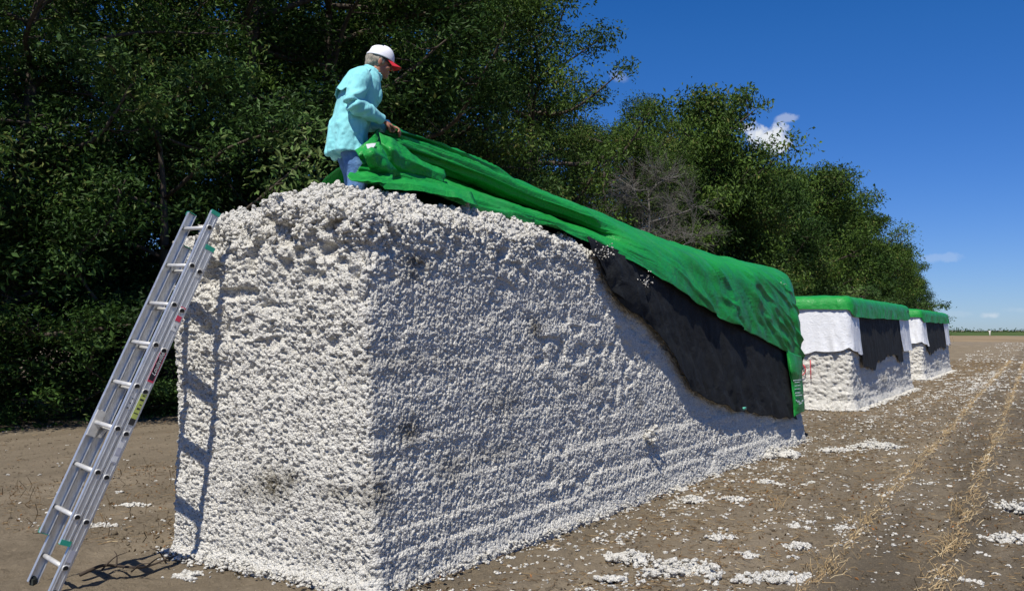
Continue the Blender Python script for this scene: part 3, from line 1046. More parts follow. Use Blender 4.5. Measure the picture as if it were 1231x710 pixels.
cr3 = (np.clip(1 - np.abs(fbm(P3_ * 1.5, 99, 3) - .5) * 9, 0, 1) ** 2).reshape(A_.shape)
side = sstep(4.2, 6.0, A_) * sstep(.62, .25, jj)
sgn = -1.0 if (Nn_[200, 30] @ (-V)) < 0 else 1.0
G = G + sgn * Nn_ * (lift * .06 * (tens - .6) + .02 * wr + (.022 + .055 * side) * (cr - .25) + (.004 + .009 * side) * (cr2 - .25) + (.012 + .028 * side) * cr3)[..., None]
cover1 = tobj('top_cover', G, M['green_tarp'], tarp, .25 + .9 * side)

# black mesh side
topc = [(706,284),(716,290),(728,297),(742,303),(757,311),(780,322),(803,337),(832,357),(862,378),(890,392),(917,404),(948,424)]
botc = [(705,290),(711,304),(722,322),(733,346),(753,369),(776,387),(791,405),(808,432),(834,471),(868,488),(910,497),(955,503)]
ctrl = []
for k, (tq, bq) in enumerate(zip(topc, botc)):
    ctrl.append([onb(tq[0] + (bq[0] - tq[0]) * f, tq[1] + (bq[1] - tq[1]) * f, o) for f, o in ((-.06, -.03), (.25, -.038), (.5, -.042), (.75, -.046), (1, -.05))])
G = surf(ctrl, 260, 120)
Ln = loc1(G.reshape(-1, 3)).reshape(G.shape)
P0 = np.stack([Ln[..., 0].ravel() * 3.2 + Ln[..., 2].ravel() * 1.6, Ln[..., 2].ravel() * .9, 0 * Ln[..., 0].ravel()], 1)
f1 = (np.abs(fbm(P0, 95, 3) - .5) * 2).reshape(Ln.shape[:2])
f2 = (fbm(Ln.reshape(-1, 3) * 2.0, 96, 4) - .5).reshape(Ln.shape[:2])
f3 = (np.abs(fbm(Ln.reshape(-1, 3) * [4, 4, 3], 97, 3) - .5) * 2).reshape(Ln.shape[:2])
jj = np.linspace(0, 1, G.shape[1])[None, :]
G = G - V * ((.06 * f1 + .05 * f2 + .05 * f3) * (.15 + .85 * jj))[..., None]
edge = .07 * (fbm(np.stack([Ln[:, -1, 0] * 6, Ln[:, -1, 0] * 0, Ln[:, -1, 0] * 0], 1), 98, 2) - .5)
G[:, :, 2] += (edge[:, None] * jj ** 3)
tobj('side_panel', G, M['black_mesh'], tarp, 0.4)
def lsurf(ctrl, n, m):
    C = np.asarray(ctrl, float)
    def li(C, k):
        t_ = np.linspace(0, len(C) - 1, k); t_ = np.where(True, np.floor(t_) + sstep(.03, .97, t_ - np.floor(t_)) * .25 + (t_ - np.floor(t_)) * .75, 0)
        i = np.minimum(t_.astype(int), len(C) - 2); f = (t_ - i)[:, None, None]
        return C[i] * (1 - f) + C[i + 1] * f
    return np.swapaxes(li(np.swapaxes(li(C, n), 0, 1), m), 0, 1)
def patch(name, ctrl, mat, n=40, m=30, amp=.02, seed=0, parent=None, fr=5.0, stain=0.0, cre=.03):
    S_ = lsurf if name == 'loose_fold' else surf
    G = S_([[onb(*q) for q in r_] for r_ in ctrl], n, m)
    if name == 'loose_fold': amp *= .35; cre *= 1.2
    N_ = gnormals(G)
    Ln = loc1(G.reshape(-1, 3))
    w_ = (fbm(Ln * fr, seed, 4) - .5).reshape(G.shape[:2])
    c_ = (np.abs(fbm(Ln * fr * 1.3 + 5, seed + 1, 2) - .5)).reshape(G.shape[:2])
    G = G + N_ * (amp * 2 * w_ + cre * c_)[..., None]
    return tobj(name, G, mat, parent or tarp, stain)
# loose flap of the mesh folded back on itself
patch('mesh_flap', [[(706,284,-.05),(716,304,-.06),(726,330,-.07),(735,349,-.07)],
                    [(728,296,-.06),(735,318,-.09),(745,345,-.10),(752,369,-.08)],
                    [(748,306,-.06),(756,326,-.10),(766,355,-.12),(772,381,-.09)],
                    [(762,314,-.06),(771,338,-.09),(780,366,-.11),(789,391,-.10)]], M['black_mesh'], 50, 50, .02, 101, None, 4, .4, .06)
# lint caught on the mesh
lp = [onb(728 + random.gauss(0, 6), 303 + random.gauss(0, 5), -.085) for _ in range(60)] + [onb(776 + random.gauss(0, 3.5), 338 + random.gauss(0, 4.5), -.10) for _ in range(40)]
lv, lf = scatter_puffs(np.array(lp) - TL, rngp.uniform(.003, .011, len(lp)), 1.0)
o = obj('caught_lint', lv, lf, M['cotton'], tarp); o['kind'] = 'stuff'
# end strip of green that hangs past the mesh
fl = patch('end_flap', [[(945,421,-.10),(950,423,-.13),(957,426,-.13),(964,428,-.08)],
                        [(948,442,-.10),(952,444,-.15),(959,446,-.16),(964.5,447,-.08)],
                        [(951,460,-.10),(954,461,-.12),(960,461,-.13),(964.5,461,-.08)],
                        [(953,480,-.10),(956,481,-.14),(961,481,-.15),(966,479,-.08)],
                        [(954.5,501,-.10),(958,498,-.13),(962,496,-.13),(967,494,-.08)]], M['green_tarp'], 60, 24, .012, 105, None, 4, .15, .02)
# rows of small white print on it
pr = MB()
for (x0, x1, y, h) in [(953.8,963,456.5,1.3),(955.5,961,459,1.0),(955.5,962,463,1.0),(955.5,962,467,1.0),(956,962,471.5,1.4),(956.5,964,474.5,1.4)]:
    for (xa, xb) in ((x0, x0 + (x1 - x0) * .55), (x0 + (x1 - x0) * .62, x1)):
        a, b, d = [onb(*q) - TL for q in ((xa, y - .1 * (xa - x0), -.165), (xb, y - .1 * (xb - x0), -.165), (xa, y - .1 * (xa - x0) + h * .8, -.165))]
        pr.box(a, b - a, d - a, -V * .004)
for (x, y) in [(956.5,480),(957.5,481.2),(958.4,482),(959.6,481),(960.5,482.5),(961.3,484.0),(962.5,483.2),(963.6,481.2),(964.2,480.0),(960.2,484.5)]:
    a = onb(x, y, -.185) - TL; b = onb(x + 1.3, y + .1, -.185) - TL; d = onb(x + .2, y + 1.3, -.185) - TL
    pr.box(a, b - a, d - a, -V * .004)
pr.build('printed_lines', M['white_print'], fl, False)
# small bright clip on the lower hem of the mesh
cl = MB(); a = onb(893, 492.5, -.16) - TL
cl.box(a, U * .10, np.array([0, 0, .035]) - U * .01, -V * .015)
cl.build('hem_clip', simple('clip_teal', (.10, .42, .30), .4), tarp)
# crumpled folds of green round the man's knees and below his hands
GT = M['green_tarp']
patch('loose_fold', [[(455,160,.58),(470,166,.52),(488,180,.52),(506,193,.50),(533,205,.50)],
                     [(458,172,.50),(470,180,.42),(486,190,.44),(506,199,.42),(535,212,.44)],
                     [(463,187,.48),(473,197,.44),(486,204,.46),(508,210,.46),(533,219,.42)],
                     [(468,205,.56),(476,212,.54),(488,216,.54),(508,218,.52),(530,224,.46)]], GT, 60, 46, .016, 111, None, 6, 0, .05)
patch('loose_fold', [[(439,178,.46),(447,172.5,.44),(455,171.5,.42),(459,178,.40)],
                     [(437,187,.36),(446,184,.32),(456,187,.32),(466,192,.34)],
                     [(443,199,.38),(452,199,.34),(464,203,.34),(476,204,.36)],
                     [(447,211,.42),(458,212,.40),(472,213,.40),(486,215,.42)]], GT, 50, 44, .02, 113, None, 7, 0, .06)
patch('loose_fold', [[(427,181,.60),(434,176,.58),(441,171,.56),(450,162,.58),(454,155,.62)],
                     [(431,188,.54),(437,184,.52),(443,180,.52),(451,172,.54),(456,163,.60)],
                     [(436,198,.54),(441,195,.54),(447,190,.56),(454,183,.58),(459,172,.62)]], GT, 50, 30, .012, 115, None, 7, 0, .03)
patch('loose_fold', [[(421,209,.40),(440,207,.40),(458,209,.38),(472,209,.38)],
                     [(417,214,.34),(438,213,.32),(458,215,.30),(472,214,.32)],
                     [(424,218,.28),(442,219,.28),(459,221,.26),(474,222,.28)]], GT, 60, 24, .02, 117, None, 7, 0, .05)
patch('loose_fold', [[(458,220,.34),(485,215,.34),(505,218,.32),(540,224,.28),(566,232,.26)],
                     [(456,222,.28),(484,221,.26),(506,224,.24),(542,231,.22),(570,240,.20)],
                     [(462,228,.26),(486,229,.24),(508,231,.22),(545,238,.19),(574,247,.16)]], GT, 70, 24, .018, 119, None, 6, 0, .04)
tg = patch('sewn_label', [[(440,173.5,.405),(446,172.5,.385),(452,172,.375)], [(441,177,.37),(446,176,.355),(451,175,.35)], [(442.5,181,.345),(445,180,.34),(448,178.5,.335)]],
           M['grey_tag'], 14, 14, .003, 125, None, 7, 0, .005)
tg['label'] = 'pale grey sewn label on the green fold'

# ------------------------------------------------------------------ ladder
LF = np.array([-3.0317, 6.0238, -.0212]); LL = np.array([.30966, .25068, .91721]); LW = np.array([-.28257, .27314, .02075])
LWID = np.linalg.norm(LW); lw = LW / LWID; ln_ = np.cross(LL, lw); ln_ /= np.linalg.norm(ln_)
if ln_ @ U > 0: ln_ = -ln_            # away from the cotton
lad = empty('extension_ladder', tuple(LF))
tag(lad, 'aluminium extension ladder leaning on the end of the bare cotton module', 'ladder')
def lp_(s, w_, n):       # along, across from the right rail, out from the cotton
    return LL * s + lw * w_ + ln_ * n
def rail(name, s0, s1, wv, inward, n0, n1, parent):
    t_, fl_ = .003, .030
    prof = [(0, n0), (fl_, n0), (fl_, n0 + .004), (t_, n0 + .0045), (t_, n1 - .0045), (fl_, n1 - .004), (fl_, n1), (0, n1), (0, n1 - .012), (-.003, n1 - .013), (-.003, n1 - .017), (0, n1 - .018),
            (0, n0 + .018), (-.003, n0 + .017), (-.003, n0 + .013), (0, n0 + .012)]
    rs = [[lp_(s, wv + inward * p[0], p[1]) for p in prof] for s in (s0, s1)]
    mb = MB(); mb.rings(rs, True)
    o = mb.build(name, M['aluminium'], parent, False)
    return o
BN, FN = (-.070, -.002), (.002, .068)
BL, FL0, FL1 = 2.58, .345, 2.83
rb_r = rail('base_rail', 0.0, BL, 0.0, 1, *BN, lad)
rb_l = rail('base_rail', 0.02, BL, LWID, -1, *BN, lad)
rf_r = rail('fly_rail', FL0, FL1, 0.002, 1, *FN, lad)
rf_l = rail('fly_rail', FL0, FL1, LWID - .002, -1, *FN, lad)
def rung(name, s, nc):
    mb = MB(); a = np.linspace(0, 2 * math.pi, 14, endpoint=False)
    prof = [(math.cos(q) * .0175, max(math.sin(q), -.55) * .0175) for q in a]     # round with a flat underside
    # flat tread stays level
    lev = np.array([0, 0, 1.0]); lev = lev - lw * (lev @ lw); lev /= np.linalg.norm(lev); hor = np.cross(lw, lev)
    c0 = lp_(s, -.002, nc); c1 = lp_(s, LWID + .002, nc)
    mb.rings([[c + hor * p[0] + lev * p[1] for p in prof] for c in (c0, c1)], True)
    for c, sg in ((c0, -1), (c1, 1)):        # swaged collar
        mb.rings([[c + lw * sg * d + (hor * p[0] + lev * p[1]) * k for p in prof] for d, k in ((.0, 1.45), (.004, 1.4), (.0045, 1.05))], False)
    o = mb.build(name, M['rung_metal'], lad, True)
    for c, sg in ((c0, -1), (c1, 1)):
        h = MB()  # dark disc painted in for the shade inside the hollow rung
        h.rings([[c + lw * sg * d + (hor * p[0] + lev * p[1]) * k for p in prof] for d, k in ((-.001, 1.02), (.0032, 1.0))], True)
        h.build('hollow_shade_disc', M['hole_shade_rivet'], o, False)
    return o
for k in range(8):
    rung('base_rung', .205 + .31 * k, sum(BN) / 2)
for k in range(8):
    rung('fly_rung', .53 + .31 * k, sum(FN) / 2)
for wv, iw in ((0.0, 1), (LWID, -1)):
    # green plastic caps at the fly's lower ends and both sections' tops
    for (s0, s1, nn) in ((FL0 - .004, FL0 + .03, FN), (FL1 - .025, FL1 + .006, FN), (BL - .03, BL + .006, BN)):
        mb = MB(); o_ = lp_(s0, wv - iw * .0045, nn[0] - .003)
        mb.box(o_, LL * (s1 - s0), lw * iw * .0035, ln_ * (nn[1] - nn[0] + .006))
        mb.box(lp_(s0 if s0 < 1 else s1 - .004, wv, nn[0]), LL * .004, lw * iw * .028, ln_ * (nn[1] - nn[0]))
        mb.build('end_cap', M['end_cap_green'], lad, False)
    # swivel shoe
    mb = MB(); z_ = -(LF[2] + 0.018)
    c = lp_(.05, wv + iw * .012, sum(BN) / 2)
    mb.box(c + np.array([-.045, -.04, -.075]), (.09, 0, 0), (0, .08, 0), (0, 0, .016))
    mb.tube([c - lw * .016, c + lw * .016], .014, 8)
    mb.box(c + np.array([-.02, -.02, -.062]), (.012, .03, 0), (0.03, -.012, 0), (0, 0, .06))
    mb.build('foot', M['rubber'], lad, False)
    # rung lock on the fly
    mb = MB(); c = lp_(1.15, wv + iw * .03, .035)
    mb.box(c - ln_ * .03 - LL * .10, LL * .19, lw * iw * .012, ln_ * .06)
    mb.box(c - ln_ * .10 - LL * .02, LL * .035, lw * iw * .010, ln_ * .10)
    mb.box(c - ln_ * .075 - LL * .09, LL * .10 - ln_ * .03, lw * iw * .008, ln_ * .025)
    mb.tube([c + LL * .05 - ln_ * .04, c + LL * .09 - ln_ * .0, c + LL * .05 + ln_ * .03], .005, 6)
    mb.build('rung_lock', M['rung_metal'], lad, False)
# stickers on the outer web of the right base rail, writing runs up the rail
def sticker(name, s0, s1, n0, n1, mat, d=.0042, parent=None):
    mb = MB(); mb.box(lp_(s0, -d, n0), LL * (s1 - s0), ln_ * (n1 - n0), lw * .0012)
    return mb.build(name, mat, parent or lad, False)
def rail_text(txt, s, n, size, mat, parent, d=.0062, shear=0.0, along=True):
    me = text_mesh(txt, size, shear, .0002)
    me.materials.append(mat)
    ex = LL if along else -ln_; ez = -lw; ey = np.cross(ez, ex)
    Mx = Matrix([[ex[0], ey[0], ez[0], 0], [ex[1], ey[1], ez[1], 0], [ex[2], ey[2], ez[2], 0], [0, 0, 0, 1]])
    c = lp_(s, -d, n)
    Mx.translation = c
    me.transform(Mx)
    o = bpy.data.objects.new('lettering', me)
    return link(o, parent)
b0, b1 = -.056, -.018
st_ = sticker('size_sticker', 2.33, 2.41, b0 + .006, b1, M['rung_metal'])
rail_text("16'", 2.37, -.037, .045, M['label_ink'], st_, along=False)
sticker('warning_sticker', 2.055, 2.095, b0, b1, M['label_red'])
sticker('warning_sticker', 1.985, 2.025, b0, b1, M['label_red'])
st_ = sticker('notice_sticker', 1.91, 1.975, b0, b1, M['label_white'])
rail_text("4", 1.94, -.037, .03, M['label_ink'], st_, along=False)
st_ = sticker('brand_sticker', 1.52, 1.77, b0 - .004, b1 + .004, M['label_red'])
s2_ = sticker('sticker_panel', 1.535, 1.765, b0 + .003, b1 + .001, M['label_black'], .0052, st_)
rail_text("Louisville", 1.655, -.036, .046, M['label_white'], st_, shear=.35)
st_ = sticker('yellow_sticker', 1.235, 1.455, b0, b1 + .003, M['label_yellow'])
sticker('sticker_panel', 1.205, 1.25, b0, b1 + .003, M['label_ink'], .0046, st_)
sticker('sticker_panel', 1.445, 1.465, b0, b1 + .003, M['label_ink'], .0046, st_)
for k in range(5):
    sticker('print_line', 1.285 + .032 * k, 1.292 + .032 * k + .006 * (k % 2), b0 + .006, b1 - .004 - .006 * (k % 3), M['label_ink'], .0048, st_)
st_ = sticker('notice_sticker', .93, 1.085, b0, b1, M['label_silver'])
for k in range(3):
    sticker('sticker_panel', .938 + .05 * k, .978 + .05 * k, b0 + .004, b1 - .004, M['label_white'] if k != 1 else M['label_silver'], .0050, st_)
sticker('notice_sticker', .245, .325, b0 + .002, b1 - .002, M['label_silver'])
# three bolts on the fly web
for k in range(3):
    mb = MB(); c = lp_(1.305 + .035 * k, -.002, .035 - .004 * k)
    mb.tube([c, c - lw * .004], .005, 8); mb.build('rivet', M['hole_shade_rivet'], lad, False)

# ------------------------------------------------------------------ the man
MF = np.array([.93, .37, 0]); MF /= np.linalg.norm(MF); ML = np.array([-MF[1], MF[0], 0])
MO = np.array([-1.337, 7.33, 2.45])
root_loc = tuple(MO)
def mp(x, y, z):
    return MF * x + ML * y + ZV * z
def ringh(c, rf, rl, tilt=0.0, n=28, p=2.3):
    a = np.linspace(0, 2 * math.pi, n, endpoint=False)
    ca, sa = np.cos(a), np.sin(a)
    e = 2 / p
    ca = np.sign(ca) * np.abs(ca) ** e; sa = np.sign(sa) * np.abs(sa) ** e
    fdir = MF * math.cos(tilt) - ZV * math.sin(tilt)
    return np.asarray(c) + ca[:, None] * fdir * rf + sa[:, None] * ML * rl
def limb(mb, pts, rad, n=14):
    P = crspline(np.array(pts), 4 * len(pts)); r_ = crspline(np.array(rad)[:, None], 4 * len(pts))[:, 0]
    mb.tube(P, r_, n)
sR, eR, wR = mp(.075, -.185, 1.265), mp(.00, -.275, 1.045), mp(.265, -.120, .955)
sL, eL, wL = mp(.17, .185, 1.265), mp(.20, .27, 1.02), mp(.355, .075, .957)
hipR, hipL = mp(-.01, -.085, .84), mp(.0, .085, .84)
knR, knL = mp(.07, -.11, .48), mp(.09, .11, .49)
anR, anL = mp(.0, -.12, .07), mp(.05, .12, .07)
# head frame, bowed towards the tarp
hp = R(16)
hf = MF * math.cos(hp) - ZV * math.sin(hp); hu = MF * math.sin(hp) + ZV * math.cos(hp); hl = ML
HC = mp(.275, 0, 1.468)
def hd(f, l, u_):
    return HC + hf * f + hl * l + hu * u_
body = MB()
body.rings([ringh(mp(.0, 0, .80), .085, .13), ringh(mp(.01, 0, .90), .085, .13), ringh(mp(.055, 0, 1.05), .10, .145, .25), ringh(mp(.125, 0, 1.2), .115, .175, .4),
            ringh(mp(.165, 0, 1.29), .10, .17, .5), ringh(mp(.20, 0, 1.335), .07, .11, .5)])
limb(body, [mp(.185, 0, 1.29), mp(.23, 0, 1.37), mp(.262, 0, 1.43)], [.072, .062, .06])
for s_, e_, w_ in ((sR, eR, wR), (sL, eL, wL)):
    limb(body, [s_ * .75 + mp(.15, 0, 1.25) * .25, s_, (s_ + e_) / 2, e_, (e_ * .6 + w_ * .4), w_], [.06, .062, .052, .044, .042, .029])
for h_, k_, a_k in ((hipR, knR, anR), (hipL, knL, anL)):
    limb(body, [h_, (h_ + k_) / 2, k_, k_ * .6 + a_k * .4, a_k], [.075, .075, .062, .06, .04])
    ft = a_k + mp(.06, 0, -.03)
    body.ell(ft + mp(.03, 0, 0), MF * .12, ML * .042, ZV * .035)
body.ell(hd(-.012, 0, .018), hf * .098, hl * .076, hu * .105, 22, 16)         # skull
body.ell(hd(.030, 0, -.055), hf * .062, hl * .058, hu * .070, 18, 12)         # jaw
body.ell(hd(.072, 0, -.100), hf * .024, hl * .028, hu * .020)                 # chin
body.ell(hd(.082, 0, .012), hf * .018, hl * .050, hu * .014)                  # brow
mbn = [hd(.086, 0, .005), hd(.104, 0, -.018), hd(.112, 0, -.032)]
body.tube(mbn, [.009, .012, .014], 10)                                         # nose
body.ell(hd(.088, 0, -.064), hf * .014, hl * .022, hu * .007)
body.ell(hd(.086, 0, -.076), hf * .013, hl * .020, hu * .007)                 # lips
for sg in (-1, 1):
    body.ell(hd(-.012, sg * .080, -.022), hf * .020 - hl * sg * .004, hl * .009, hu * .033)   # ears
    body.ell(hd(.062, sg * .042, -.038), hf * .026, hl * .022, hu * .022)                       # cheeks
# hands closing on the tarp
def hand(mb, wr, fwd, palm_n, thumb_side, sc_=1.0):
    fwd = fwd / np.linalg.norm(fwd); palm_n = palm_n - fwd * (palm_n @ fwd); palm_n /= np.linalg.norm(palm_n)
    sd_ = np.cross(fwd, palm_n) * thumb_side
    c = wr + fwd * .055 * sc_
    mb.tube([wr - fwd * .02, wr + fwd * .01], [.027, .027], 10)
    mb.ell(c, fwd * .056 * sc_, sd_ * .043 * sc_, palm_n * .017 * sc_, 16, 10)
    for k, (off, ln) in enumerate(((.031, .072), (.011, .080), (-.011, .076), (-.030, .060))):
        b0_ = wr + fwd * .080 * sc_ + sd_ * off * sc_
        l_ = ln * sc_
        p1 = b0_ + fwd * l_ * .42 + palm_n * .004
        p2 = p1 + (fwd * .45 + palm_n * .9) * l_ * .33
        p3 = p2 + (-fwd * .55 + palm_n * .75) * l_ * .27
        mb.tube(crspline(np.array([b0_ - fwd * .03, b0_, p1, p2, p3]), 14), np.linspace(.0098, .0078, 14) * sc_, 10)
        mb.ell(b0_ - palm_n * .006, fwd * .011, sd_ * .009, palm_n * .008, 10, 8)
    t0 = wr + fwd * .025 * sc_ + sd_ * .030 * sc_
    t1 = t0 + (fwd * .6 + sd_ * .55 + palm_n * .35) * .036 * sc_
    t2 = t1 + (fwd * .8 + sd_ * .05 + palm_n * .7) * .032 * sc_
    t3 = t2 + (fwd * .75 - sd_ * .25 + palm_n * .6) * .024 * sc_
    mb.tube(crspline(np.array([t0 - fwd * .01, t0, t1, t2, t3]), 14), np.linspace(.0135, .0092, 14) * sc_, 10)
hand(body, wR, mp(.85, .25, -.28), mp(-.2, .35, -.9), -1)
hand(body, wL, mp(.80, -.35, -.30), mp(-.2, -.25, -.9), 1)
me = remeshed(body, .0046, 3)
me.materials.append(M['skin'])
man = link(bpy.data.objects.new('person', me))
man.location = root_loc
tag(man, 'person in aqua shirt, jeans and white cap stooping to pull the green tarp', 'person')

# shirt
sh = MB()
sh.rings([ringh(mp(.012, 0, .68), .162, .215, .05), ringh(mp(.010, 0, .72), .160, .212, .05), ringh(mp(.012, 0, .88), .148, .198, .15), ringh(mp(.052, 0, 1.02), .142, .192, .25),
          ringh(mp(.098, 0, 1.14), .150, .198, .35), ringh(mp(.127, 0, 1.22), .148, .206, .42), ringh(mp(.147, 0, 1.29), .128, .200, .5),
          ringh(mp(.175, 0, 1.335), .100, .155, .55), ringh(mp(.205, 0, 1.365), .073, .085, .6)])
for s_, e_, w_, so_ in ((sR, eR, wR, -1), (sL, eL, wL, 1)):
    ins = s_ * .6 + mp(.12, 0, 1.24) * .4
    limb(sh, [ins, s_, (s_ * .5 + e_ * .5), e_ + mp(-.012, 0, -.005), e_ * .62 + w_ * .38, e_ * .25 + w_ * .75, e_ * .06 + w_ * .94], [.080, .082, .070, .064, .059, .051, .044], 18)
    lm = e_ * .1 + w_ * .9
    dn = (w_ - e_) / np.linalg.norm(w_ - e_)
    sh.tube([lm - dn * .02, lm + dn * .025], [.049, .046], 16)     # cuff
# collar
sh.rings([ringh(mp(.195, 0, 1.345), .080, .085, .6), ringh(mp(.222, 0, 1.385), .078, .080, .55), ringh(mp(.205, 0, 1.372), .088, .092, .6)])
# chest pocket on the right front
sh.ell(mp(.235, -.10, 1.16), MF * .022 + ZV * .008, ML * .055, ZV * .06)
def cloth(co, no):
    P = co.astype(float)
    loc = np.stack([P @ MF, P @ ML, P[:, 2]], 1)
    f1 = np.abs(fbm(loc * [7, 7, 2.6] + [3, 3, 3] + loc[:, [2]] * [1.5, 0, 0], 201, 3) - .5) * 2
    f2 = fbm(loc * 13, 203, 3) - .5
    # creases round the bent elbow
    d = np.linalg.norm(co - eR, axis=1); de = np.exp(-(d / .12) ** 2)
    axis_ = (wR - sR) / np.linalg.norm(wR - sR)
    f3 = np.sin((co - eR) @ axis_ * 95 + 5 * f2) * de
    low = sstep(1.1, .7, loc[:, 2])
    ph = np.arctan2(loc[:, 1], loc[:, 0] + .03)
    f4 = np.sin(ph * 7 + 4 * f2 + 2) * low
    return co + no * (.034 * (.35 - f1) + .004 * f2 + .009 * f3 + .013 * f4)[:, None]
me = remeshed(sh, .0065, 3, cloth)
me.materials.append(M['aqua_shirt'])
shirt = link(bpy.data.objects.new('shirt', me), man)
# vented back yoke: a loose flap from the shoulders to mid back
nY, mY = 40, 60
yk = np.zeros((nY, mY, 3))
zc = np.array([.675, .72, .88, 1.02, 1.14, 1.22, 1.29, 1.335, 1.365])
cx = np.array([.012, .010, .012, .052, .095, .125, .145, .175, .205]); rf_ = np.array([.155, .152, .148, .142, .150, .148, .128, .100, .073])
rl_ = np.array([.215, .213, .198, .192, .198, .206, .200, .155, .085]); tl_ = np.array([.05, .05, .15, .25, .35, .42, .5, .55, .6])
for i, z in enumerate(np.linspace(1.352, 1.125, nY)):
    f = i / (nY - 1)
    c_ = np.interp(z, zc, cx); a_f = np.interp(z, zc, rf_); a_l = np.interp(z, zc, rl_); tt = np.interp(z, zc, tl_)
    fl_ = .012 + .030 * f ** 1.5
    for j, q in enumerate(np.linspace(math.pi * .55, math.pi * 1.45, mY)):
        ca, sa = math.cos(q), math.sin(q)
        ca = math.copysign(abs(ca) ** (2 / 2.3), ca); sa = math.copysign(abs(sa) ** (2 / 2.3), sa)
        fd = MF * math.cos(tt) - ZV * math.sin(tt)
        yk[i, j] = mp(c_, 0, z) + ca * fd * (a_f + fl_) + sa * ML * (a_l + fl_ * .9) + ZV * (-.012 * f * math.sin(q * 9))
w_ = (fbm(yk.reshape(-1, 3) * 11, 207, 3) - .5).reshape(nY, mY)
yk = yk + gnormals(yk) * (.012 * w_)[..., None]
o = obj('yoke', yk.reshape(-1, 3), gridfaces(nY, mY), M['aqua_shirt'], shirt)
md = o.modifiers.new('thickness', 'SOLIDIFY'); md.thickness = .005; md.offset = 0
# jeans
jn = MB()
jn.rings([ringh(mp(.005, 0, .72), .08, .13), ringh(mp(.0, 0, .80), .10, .15), ringh(mp(.01, 0, .90), .10, .15), ringh(mp(.03, 0, .96), .095, .145)])
for h_, k_, a_k in ((hipR, knR, anR), (hipL, knL, anL)):
    limb(jn, [h_, h_ * .55 + k_ * .45, k_, k_ * .5 + a_k * .5, a_k + ZV * .02], [.088, .090, .082, .078, .068], 18)
def cloth2(co, no):
    P = co.astype(float)
    return co + no * (.016 * (fbm(P * [9, 9, 7], 211, 4) - .5) + .010 * (.4 - np.abs(fbm(P * [5, 5, 11], 213, 2) - .5) * 2))[:, None]
me = remeshed(jn, .0085, 3, cloth2); me.materials.append(M['denim'])
link(bpy.data.objects.new('jeans', me), man)
for a_k in (anR, anL):
    bt = MB(); bt.ell(a_k + mp(.075, 0, -.028), MF * .145, ML * .052, ZV * .044, 18, 12); bt.tube([a_k + mp(0, 0, -.03), a_k + mp(0, 0, .09)], [.055, .052], 14)
    me = remeshed(bt, .009, 2); me.materials.append(M['boot_leather']); link(bpy.data.objects.new('boot', me), man)
# hair: grey, short at the nape and over the ears
hr = MB()
hr.ell(hd(-.030, 0, .010), hf * .092, hl * .083, hu * .092, 22, 16)
hr.ell(hd(-.082, 0, -.048), hf * .030, hl * .058, hu * .042)
for sg in (-1, 1):
    hr.ell(hd(-.020, sg * .070, .006), hf * .040, hl * .014, hu * .028)
    hr.ell(hd(.012, sg * .074, -.010), hf * .012, hl * .008, hu * .030)
me = remeshed(hr, .006, 1, lambda co, no: co + no * (.014 * (vnoise(co * [90, 90, 30], 220) - .45))[:, None])
me.materials.append(M['grey_hair']); link(bpy.data.objects.new('hair', me), man)
for sg in (-1, 1):
    e_ = MB(); e_.ell(hd(.083, sg * .030, -.004), hf * .010, hl * .012, hu * .007); e_.build('eye', M['eye_dark'], man)
# cap: white crown with an open arch at the back, red brim
capG = []
nC, mC = 26, 64
cb = hd(-.008, 0, .040)
crow = []
for i, ph in enumerate(np.linspace(0, math.pi / 2 * .995, nC)):
    for j in range(mC):
        q = 2 * math.pi * j / mC
        pr_ = 1.0
        x = math.cos(ph) ** .78 * math.cos(q) * .113; y = math.cos(ph) ** .78 * math.sin(q) * .091; z = math.sin(ph) * .105
        if math.cos(q) > 0: z += .016 * math.sin(ph) * math.cos(q)          # tall front panels
        seam = 1 - .010 * max(0, 1 - abs(((q + math.pi / 6) % (math.pi / 3)) - math.pi / 6) * 30)
        z0 = -.018 - .010 * math.cos(q) * 0
        crow.append(cb + hf * x * seam + hl * y * seam + hu * (z + z0))
crow = np.array(crow)
fc = gridfaces(nC, mC, 0, True)
cen = crow[fc].mean(1) - cb
hole = ((cen @ hf) < -.05) & ((((cen @ hl) / .036) ** 2 + (((cen @ hu) - .012) / .036) ** 2) < 1) & ((cen @ hu) > -.002)
capo = obj('cap', crow, fc[~hole], M['cap_white'], man)
md = capo.modifiers.new('thickness', 'SOLIDIFY'); md.thickness = .004; md.offset = 1
bk = MB()      # dark shell standing for the dark hair seen through the arch
bk.ell(cb + hu * .0, hf * .104, hl * .083, hu * .088, 22, 14)
bk.build('dark_cap_fill', M['label_ink'], capo)
nB, mB = 14, 30
br = np.zeros((nB, mB, 3))
for i, f in enumerate(np.linspace(0, 1, nB)):
    for j, q in enumerate(np.linspace(-1.12, 1.12, mB)):
        rx, ry = .108, .088
        ext = .080 * math.cos(q) ** .55 * f
        br[i, j] = cb + hf * (rx * math.cos(q) + ext) + hl * (ry * math.sin(q) * (1 + .02 * f)) + hu * (-.012 - .16 * ext - .55 * (math.sin(q) * .09) ** 2 / .09 * (.3 + .7 * f))
o = obj('brim', br.reshape(-1, 3), gridfaces(nB, mB), M['cap_red'], capo)
md = o.modifiers.new('thickness', 'SOLIDIFY'); md.thickness = .005; md.offset = 0
bt = MB(); bt.ell(cb + hu * .088, hf * .008, hl * .008, hu * .004); bt.build('button', M['cap_white'], capo)

